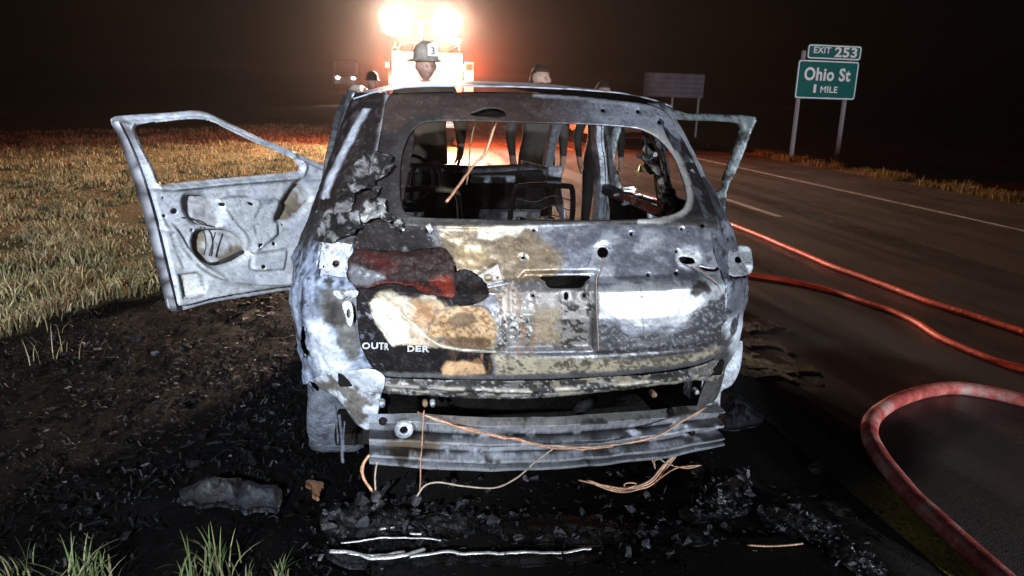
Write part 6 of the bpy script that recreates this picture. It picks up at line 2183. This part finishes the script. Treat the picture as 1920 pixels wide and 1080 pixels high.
    c[(P[:, 2] < .945 + .10 * arm) & (np.abs(P[:, 0]) > .215 * bulky)] = skin
    hd = np.arange(n_) >= nb
    c[hd] = skin
    loc_ = np.stack([(P[:, 0] * cf + (P[:, 1] + .012) * sf), (-P[:, 0] * sf + (P[:, 1] + .012) * cf), P[:, 2] - hz_], 1)
    eye = hd & (np.hypot((np.abs(loc_[:, 0]) - .028) / .013, (loc_[:, 2] - .006) / .007) < 1) & (loc_[:, 1] < 0)
    c[eye] = (.03, .02, .02)
    c[hd & (np.abs(loc_[:, 0]) < .022) & (np.abs(loc_[:, 2] + .062) < .007) & (loc_[:, 1] < 0)] = np.array(skin) * (.7, .4, .4)
    pr = np.tile(np.array([.75, 0, .6]), (n_, 1))
    pr[hd] = (.5, 0, .2)
    for nm, arr in (('Col', c), ('Prm', pr)):
        a = me2.color_attributes.new(nm, 'FLOAT_COLOR', 'POINT')
        d = np.ones((n_, 4), np.float32)
        d[:, :3] = arr
        a.data.foreach_set('color', d.ravel())
    me2.polygons.foreach_set('use_smooth', np.ones(len(me2.polygons), bool))
    me2.transform(Matrix.Scale(k, 4))
    ob = bpy.data.objects.new('person', me2)
    me2.materials.append(M_BODY)
    COL.objects.link(ob)
    ob.location = (x, y, 0)
    tag(ob, label, 'person')

    def cap(name, mat, fn, sc=(.081, .100, .127), cut=None, parent=ob):
        bm = bmesh.new()
        bmesh.ops.create_uvsphere(bm, u_segments=28, v_segments=20, radius=1.0)
        bmesh.ops.delete(bm, geom=[f for f in bm.faces if not fn(f.calc_center_median())], context='FACES')
        for v in bm.verts:
            u = v.co
            j = 1 + .05 * math.sin(u.x * 23 + u.z * 31) * math.sin(u.y * 27)
            X_, Y_, Z_ = u.x * sc[0] * j, u.y * sc[1] * j, u.z * sc[2] * j
            if name == 'beard':
                X_ *= 1 - .25 * min(1, max(0, (-u.z - .2) / .8))
                Y_ -= .014 * max(0, -u.y)
            v.co = Vector((X_ * cf - Y_ * sf, X_ * sf + Y_ * cf - .012, hz_ + Z_)) * k
        m = bpy.data.meshes.new(name)
        bm.to_mesh(m)
        bm.free()
        m.polygons.foreach_set('use_smooth', np.ones(len(m.polygons), bool))
        q = bpy.data.objects.new(name, m)
        m.materials.append(mat)
        COL.objects.link(q)
        q.parent = parent
        sol = q.modifiers.new('t', 'SOLIDIFY')
        sol.thickness = .006
        return q

    if hair is not None:
        cap('hair', hair, lambda u: (u.z > .42) or (u.y > -.05 and u.z > -.25) or (u.y > .45 and u.z > -.5))
    if beard:
        cap('beard', M_BEARD, lambda u: u.y < .1 and u.z < -.34 and not (abs(u.x) < .30 and -.56 < u.z < -.46), (.079, .097, .126))
    if helmet is not None:
        prf = [(.16, .02), (.15, .03), (.118, .045), (.112, .10), (.092, .155), (.05, .185), (.001, .195)]
        rings = []
        m = MB()
        for r_, h in prf:
            ring = []
            for q in range(28):
                a = 2 * math.pi * q / 28
                ex = 1.30 if r_ > .13 else 1.14
                u = Vector((r_ * .92 * math.cos(a), r_ * ex * math.sin(a) + (.03 if r_ > .13 else .005), 0))
                ring.append(m.bm.verts.new(Vector((u.x * cf - u.y * sf, u.x * sf + u.y * cf - .012, hz_ + .02 + h)) * k))
            rings.append(ring)
        for q, w in zip(rings, rings[1:]):
            for i in range(28):
                m.bm.faces.new((q[i], q[(i + 1) % 28], w[(i + 1) % 28], w[i])).smooth = True
        h = m.build('helmet', helmet, None)
        h.parent = ob
        if shield:
            pm = MB()
            ff = Vector((sf, -cf, 0))
            rr_ = Vector((cf, sf, 0))
            c0 = (Vector((0, -.012, hz_ + .125)) + ff * .145) * k
            pts = [c0 + rr_ * a * k + Vector((0, 0, b_ * k)) for a, b_ in ((-.045, -.045), (.045, -.045), (.05, .05), (0, .075), (-.05, .05))]
            pm.poly([tuple(p) for p in pts], tuple(ff * .008))
            sh = pm.build('front_shield', M_SIGNW, None)
            sh.parent = h
            tm = text_mesh(shield, .085 * k, .001, align='CENTER')
            M4 = Matrix(((rr_.x, 0, ff.x, 0), (rr_.y, 0, ff.y, 0), (0, 1, 0, 0), (0, 0, 0, 1)))
            tm.transform(Matrix.Translation(c0 + ff * .012 - Vector((0, 0, .03 * k))) @ M4)
            t_ = bpy.data.objects.new('shield_numeral', tm)
            tm.materials.append(M_HELMB)
            COL.objects.link(t_)
            t_.parent = h
    return ob


SKIN_ = (0.50, 0.30, 0.23)


def at_head(px, py, y):
    p = on_y(np.array([float(px)]), np.array([float(py)]), y)[0]
    return p[0], p[2]


x, t = at_head(1013, 119, 5.2)
person(x, 5.2, t, R(48), (0.06, 0.05, 0.045), (0.03, 0.02, 0.015), SKIN_, 'bearded man with short brown hair standing bare headed beyond the wreck', M_HAIRD, True)
x, t = at_head(1131, 151, 6.0)
person(x, 6.0, t, R(35), (0.03, 0.028, 0.028), (0.02, 0.02, 0.022), SKIN_, 'man whose crown just shows above the right end of the roof', M_HAIRD, False)
x, t = at_head(798, 94, 5.2)
person(x, 5.2, t, R(20), (0.06, 0.045, 0.03), (0.03, 0.025, 0.02), SKIN_, 'firefighter in a pale helmet with a numbered shield before the floodlights', None, False, M_HELM, 1.22, 0.6, '3')
x, t = at_head(698, 141, 13.0)
person(x, 13.0, t, R(30), (0.26, 0.20, 0.12), (0.12, 0.09, 0.06), SKIN_, 'distant firefighter left of the engine near the far headlights', None, False, M_HELMB, 1.2, 0.3)

# ================================================================== FAR VEHICLES AND SMALL THINGS
M_HEADL = glow('headlamp_lens', (1.0, 0.96, 0.90), 30.0)


def far_car(name, x, y, w, lamps, mat, label, cat, z0=0.0, hgt=1.5, lit=M_HEADL, length=4.4, van=False):
    c = empty(name, (x, y, z0), label, cat)
    prf = [(0, .35), (0, .62), (.05, .80), (1.0, .95), (1.55, 1.38), (2.0, 1.48), (3.3, 1.46), (4.1, 1.0), (4.4, .92), (4.4, .35)] if not van else [(0, .4), (0, 1.0), (.1, 1.1), (.6, 1.2), (.9, 2.3), (1.2, 2.45), (6.2, 2.45), (6.2, .4)]
    s = hgt / (1.48 if not van else 2.45)
    m = MB()
    m.poly([(x - w / 2, y + a, z0 + b_ * s) for a, b_ in prf], (w, 0, 0))
    bmesh.ops.bevel(m.bm, geom=m.bm.edges[:], offset=0.06, segments=2, affect='EDGES')
    m.build('body', mat, c)
    a0, a1 = (prf[3], prf[4]) if not van else (prf[3], prf[4])
    MB().poly([(x - w * .42, y + a0[0] + .02, z0 + a0[1] * s + .03), (x + w * .42, y + a0[0] + .02, z0 + a0[1] * s + .03), (x + w * .38, y + a1[0] - .06, z0 + a1[1] * s - .02), (x - w * .38, y + a1[0] - .06, z0 + a1[1] * s - .02)], (0, -.03, .02)).build('windscreen', M_GLASSD, c)
    for sgn in (-1, 1):
        for yy in (0.8, prf[-1][0] - 0.85):
            MB().revolve([(.0, -.1), (.28, -.11), (.32, -.08), (.32, .08), (.28, .11), (.0, .1)], (x + sgn * (w / 2 - .12), y + yy, z0 + .32), 'X', 24).build('wheel', M_RUBBER, c)
    for sx, on in lamps:
        MB().ball((x + sx * w / 2, y - 0.0, z0 + (.70 if not van else .95) * s), (.15, .07, .085)).build('headlamp', lit if on else M_GLASSD, c)
    MB().box((x, y - 0.02, z0 + .45 * s), (w * .9, .1, .16), bevel=.03).build('bumper', M_DARKM, c)
    return c


hp = on_y(np.array([641.0, 655.0]), np.array([147.0, 147.0]), 70.0)
far_car('ambulance', (hp[0][0] + hp[1][0]) / 2, 70.0, 2.2, [(-.62, True), (.62, True)], M_DARKM, 'far off vehicle with blazing headlights left of the fire engine', 'vehicle', hp[0][2] - .95, 2.6, glow('distant_headlamp_lens', (1.0, 0.97, 0.92), 400.0), van=True)
cp = on_y(np.array([1142.0]), np.array([250.0]), 20.0)[0]
far_car('parked_car', cp[0] + 0.75, 20.0, 1.8, [(-.72, True), (.72, False)], M_WHITE, 'white car standing in the road, glimpsed through the wreck', 'car', 0.0, 1.5, glow('sidelight_lens', (1.0, 0.85, 0.8), 6.0))
g0 = on_z(np.array([1200.0]), np.array([322.0]))[0]
mc = empty('green_marker', tuple(g0), 'small bright green cone seen through the wreck by its window pillar', 'marker cone')
MB().revolve([(0.055, 0.012), (0.05, 0.02), (0.012, 0.17), (0.001, 0.175)], tuple(g0), 'Z', 18).build('cone', plain('bright_green', (0.04, 0.50, 0.10), 0.4, 0, 0.1, 5), mc)
MB().box((g0[0], g0[1], 0.008), (0.14, 0.14, 0.014), bevel=0.003).build('base', M_RUBBER, mc)

# ================================================================== HAZE
hz = MB().box((0, 170, 3.9), (540, 520, 12.6)).build('haze', None)
mh = bpy.data.materials.new('haze_air')
mh.use_nodes = True
nt = mh.node_tree
nt.nodes.remove(nt.nodes['Principled BSDF'])
pv = nd(nt, 'ShaderNodeVolumePrincipled')
pv.inputs['Color'].default_value = (0.96, 0.90, 0.86, 1)
pv.inputs['Density'].default_value = HAZE_D
pv.inputs['Anisotropy'].default_value = HAZE_G
nt.links.new(pv.outputs[0], nt.nodes['Material Output'].inputs['Volume'])
hz.data.materials.append(mh)
tag(hz, 'thin smoky night air lit by the floodlights', None, None, 'stuff')

# smoke at the engine's tail, thickened to carry the floodlights' glow
sm_c = Vector((float(f1[0] + f2[0]) / 2, TY - 0.9, float(f1[2]) - 0.7))
smk = MB().ball((0, 0, 0), (1, 1, 1), 24, 16).build('smoke', None)
smk.location = sm_c
smk.scale = (6.4, 2.6, 4.4)
ms = bpy.data.materials.new('glow_smoke')
ms.use_nodes = True
nt = ms.node_tree
nt.nodes.remove(nt.nodes['Principled BSDF'])
pv = nd(nt, 'ShaderNodeVolumePrincipled')
pv.inputs['Color'].default_value = (0.95, 0.80, 0.74, 1)
pv.inputs['Anisotropy'].default_value = 0.55
tc = nd(nt, 'ShaderNodeTexCoord')
ln = nd(nt, 'ShaderNodeVectorMath', operation='LENGTH')
nt.links.new(tc.outputs['Object'], ln.inputs[0])
nz = nd(nt, 'ShaderNodeTexNoise', Scale=2.2, Detail=2.0)
nt.links.new(tc.outputs['Object'], nz.inputs['Vector'])
mr = nd(nt, 'ShaderNodeMapRange')
mr.inputs['From Min'].default_value = 1.0
mr.inputs['From Max'].default_value = 0.0
mr.inputs['To Min'].default_value = 0.0
mr.inputs['To Max'].default_value = 1.0
nt.links.new(ln.outputs['Value'], mr.inputs['Value'])
pw_ = nd(nt, 'ShaderNodeMath', operation='POWER')
nt.links.new(mr.outputs[0], pw_.inputs[0])
pw_.inputs[1].default_value = 2.6
mu = nd(nt, 'ShaderNodeMath', operation='MULTIPLY')
nt.links.new(pw_.outputs[0], mu.inputs[0])
nt.links.new(nz.outputs['Fac'], mu.inputs[1])
mu2 = nd(nt, 'ShaderNodeMath', operation='MULTIPLY')
nt.links.new(mu.outputs[0], mu2.inputs[0])
mu2.inputs[1].default_value = 0.032
tot = mu2.outputs[0]
for f in (f1, f2):
    # denser puff added round each lamp to give it a bloom
    c_ = ((f[0] - sm_c[0]) / smk.scale[0], (TY - 0.35 - sm_c[1]) / smk.scale[1], (f[2] - sm_c[2]) / smk.scale[2])
    sb_ = nd(nt, 'ShaderNodeVectorMath', operation='SUBTRACT')
    nt.links.new(tc.outputs['Object'], sb_.inputs[0])
    sb_.inputs[1].default_value = c_
    sc_ = nd(nt, 'ShaderNodeVectorMath', operation='MULTIPLY')
    nt.links.new(sb_.outputs[0], sc_.inputs[0])
    sc_.inputs[1].default_value = tuple(smk.scale)
    dt = nd(nt, 'ShaderNodeVectorMath', operation='DOT_PRODUCT')
    nt.links.new(sc_.outputs[0], dt.inputs[0])
    nt.links.new(sc_.outputs[0], dt.inputs[1])
    ng = nd(nt, 'ShaderNodeMath', operation='MULTIPLY')
    nt.links.new(dt.outputs['Value'], ng.inputs[0])
    ng.inputs[1].default_value = -1 / 0.50 ** 2
    ex_ = nd(nt, 'ShaderNodeMath', operation='EXPONENT')
    nt.links.new(ng.outputs[0], ex_.inputs[0])
    ma = nd(nt, 'ShaderNodeMath', operation='MULTIPLY_ADD')
    nt.links.new(ex_.outputs[0], ma.inputs[0])
    ma.inputs[1].default_value = 0.020
    nt.links.new(tot, ma.inputs[2])
    tot = ma.outputs[0]
nt.links.new(tot, pv.inputs['Density'])
nt.links.new(pv.outputs[0], nt.nodes['Material Output'].inputs['Volume'])
smk.data.materials.append(ms)
tag(smk, 'smoke in front of the floodlights, thickened to carry their glow', None, None, 'stuff')
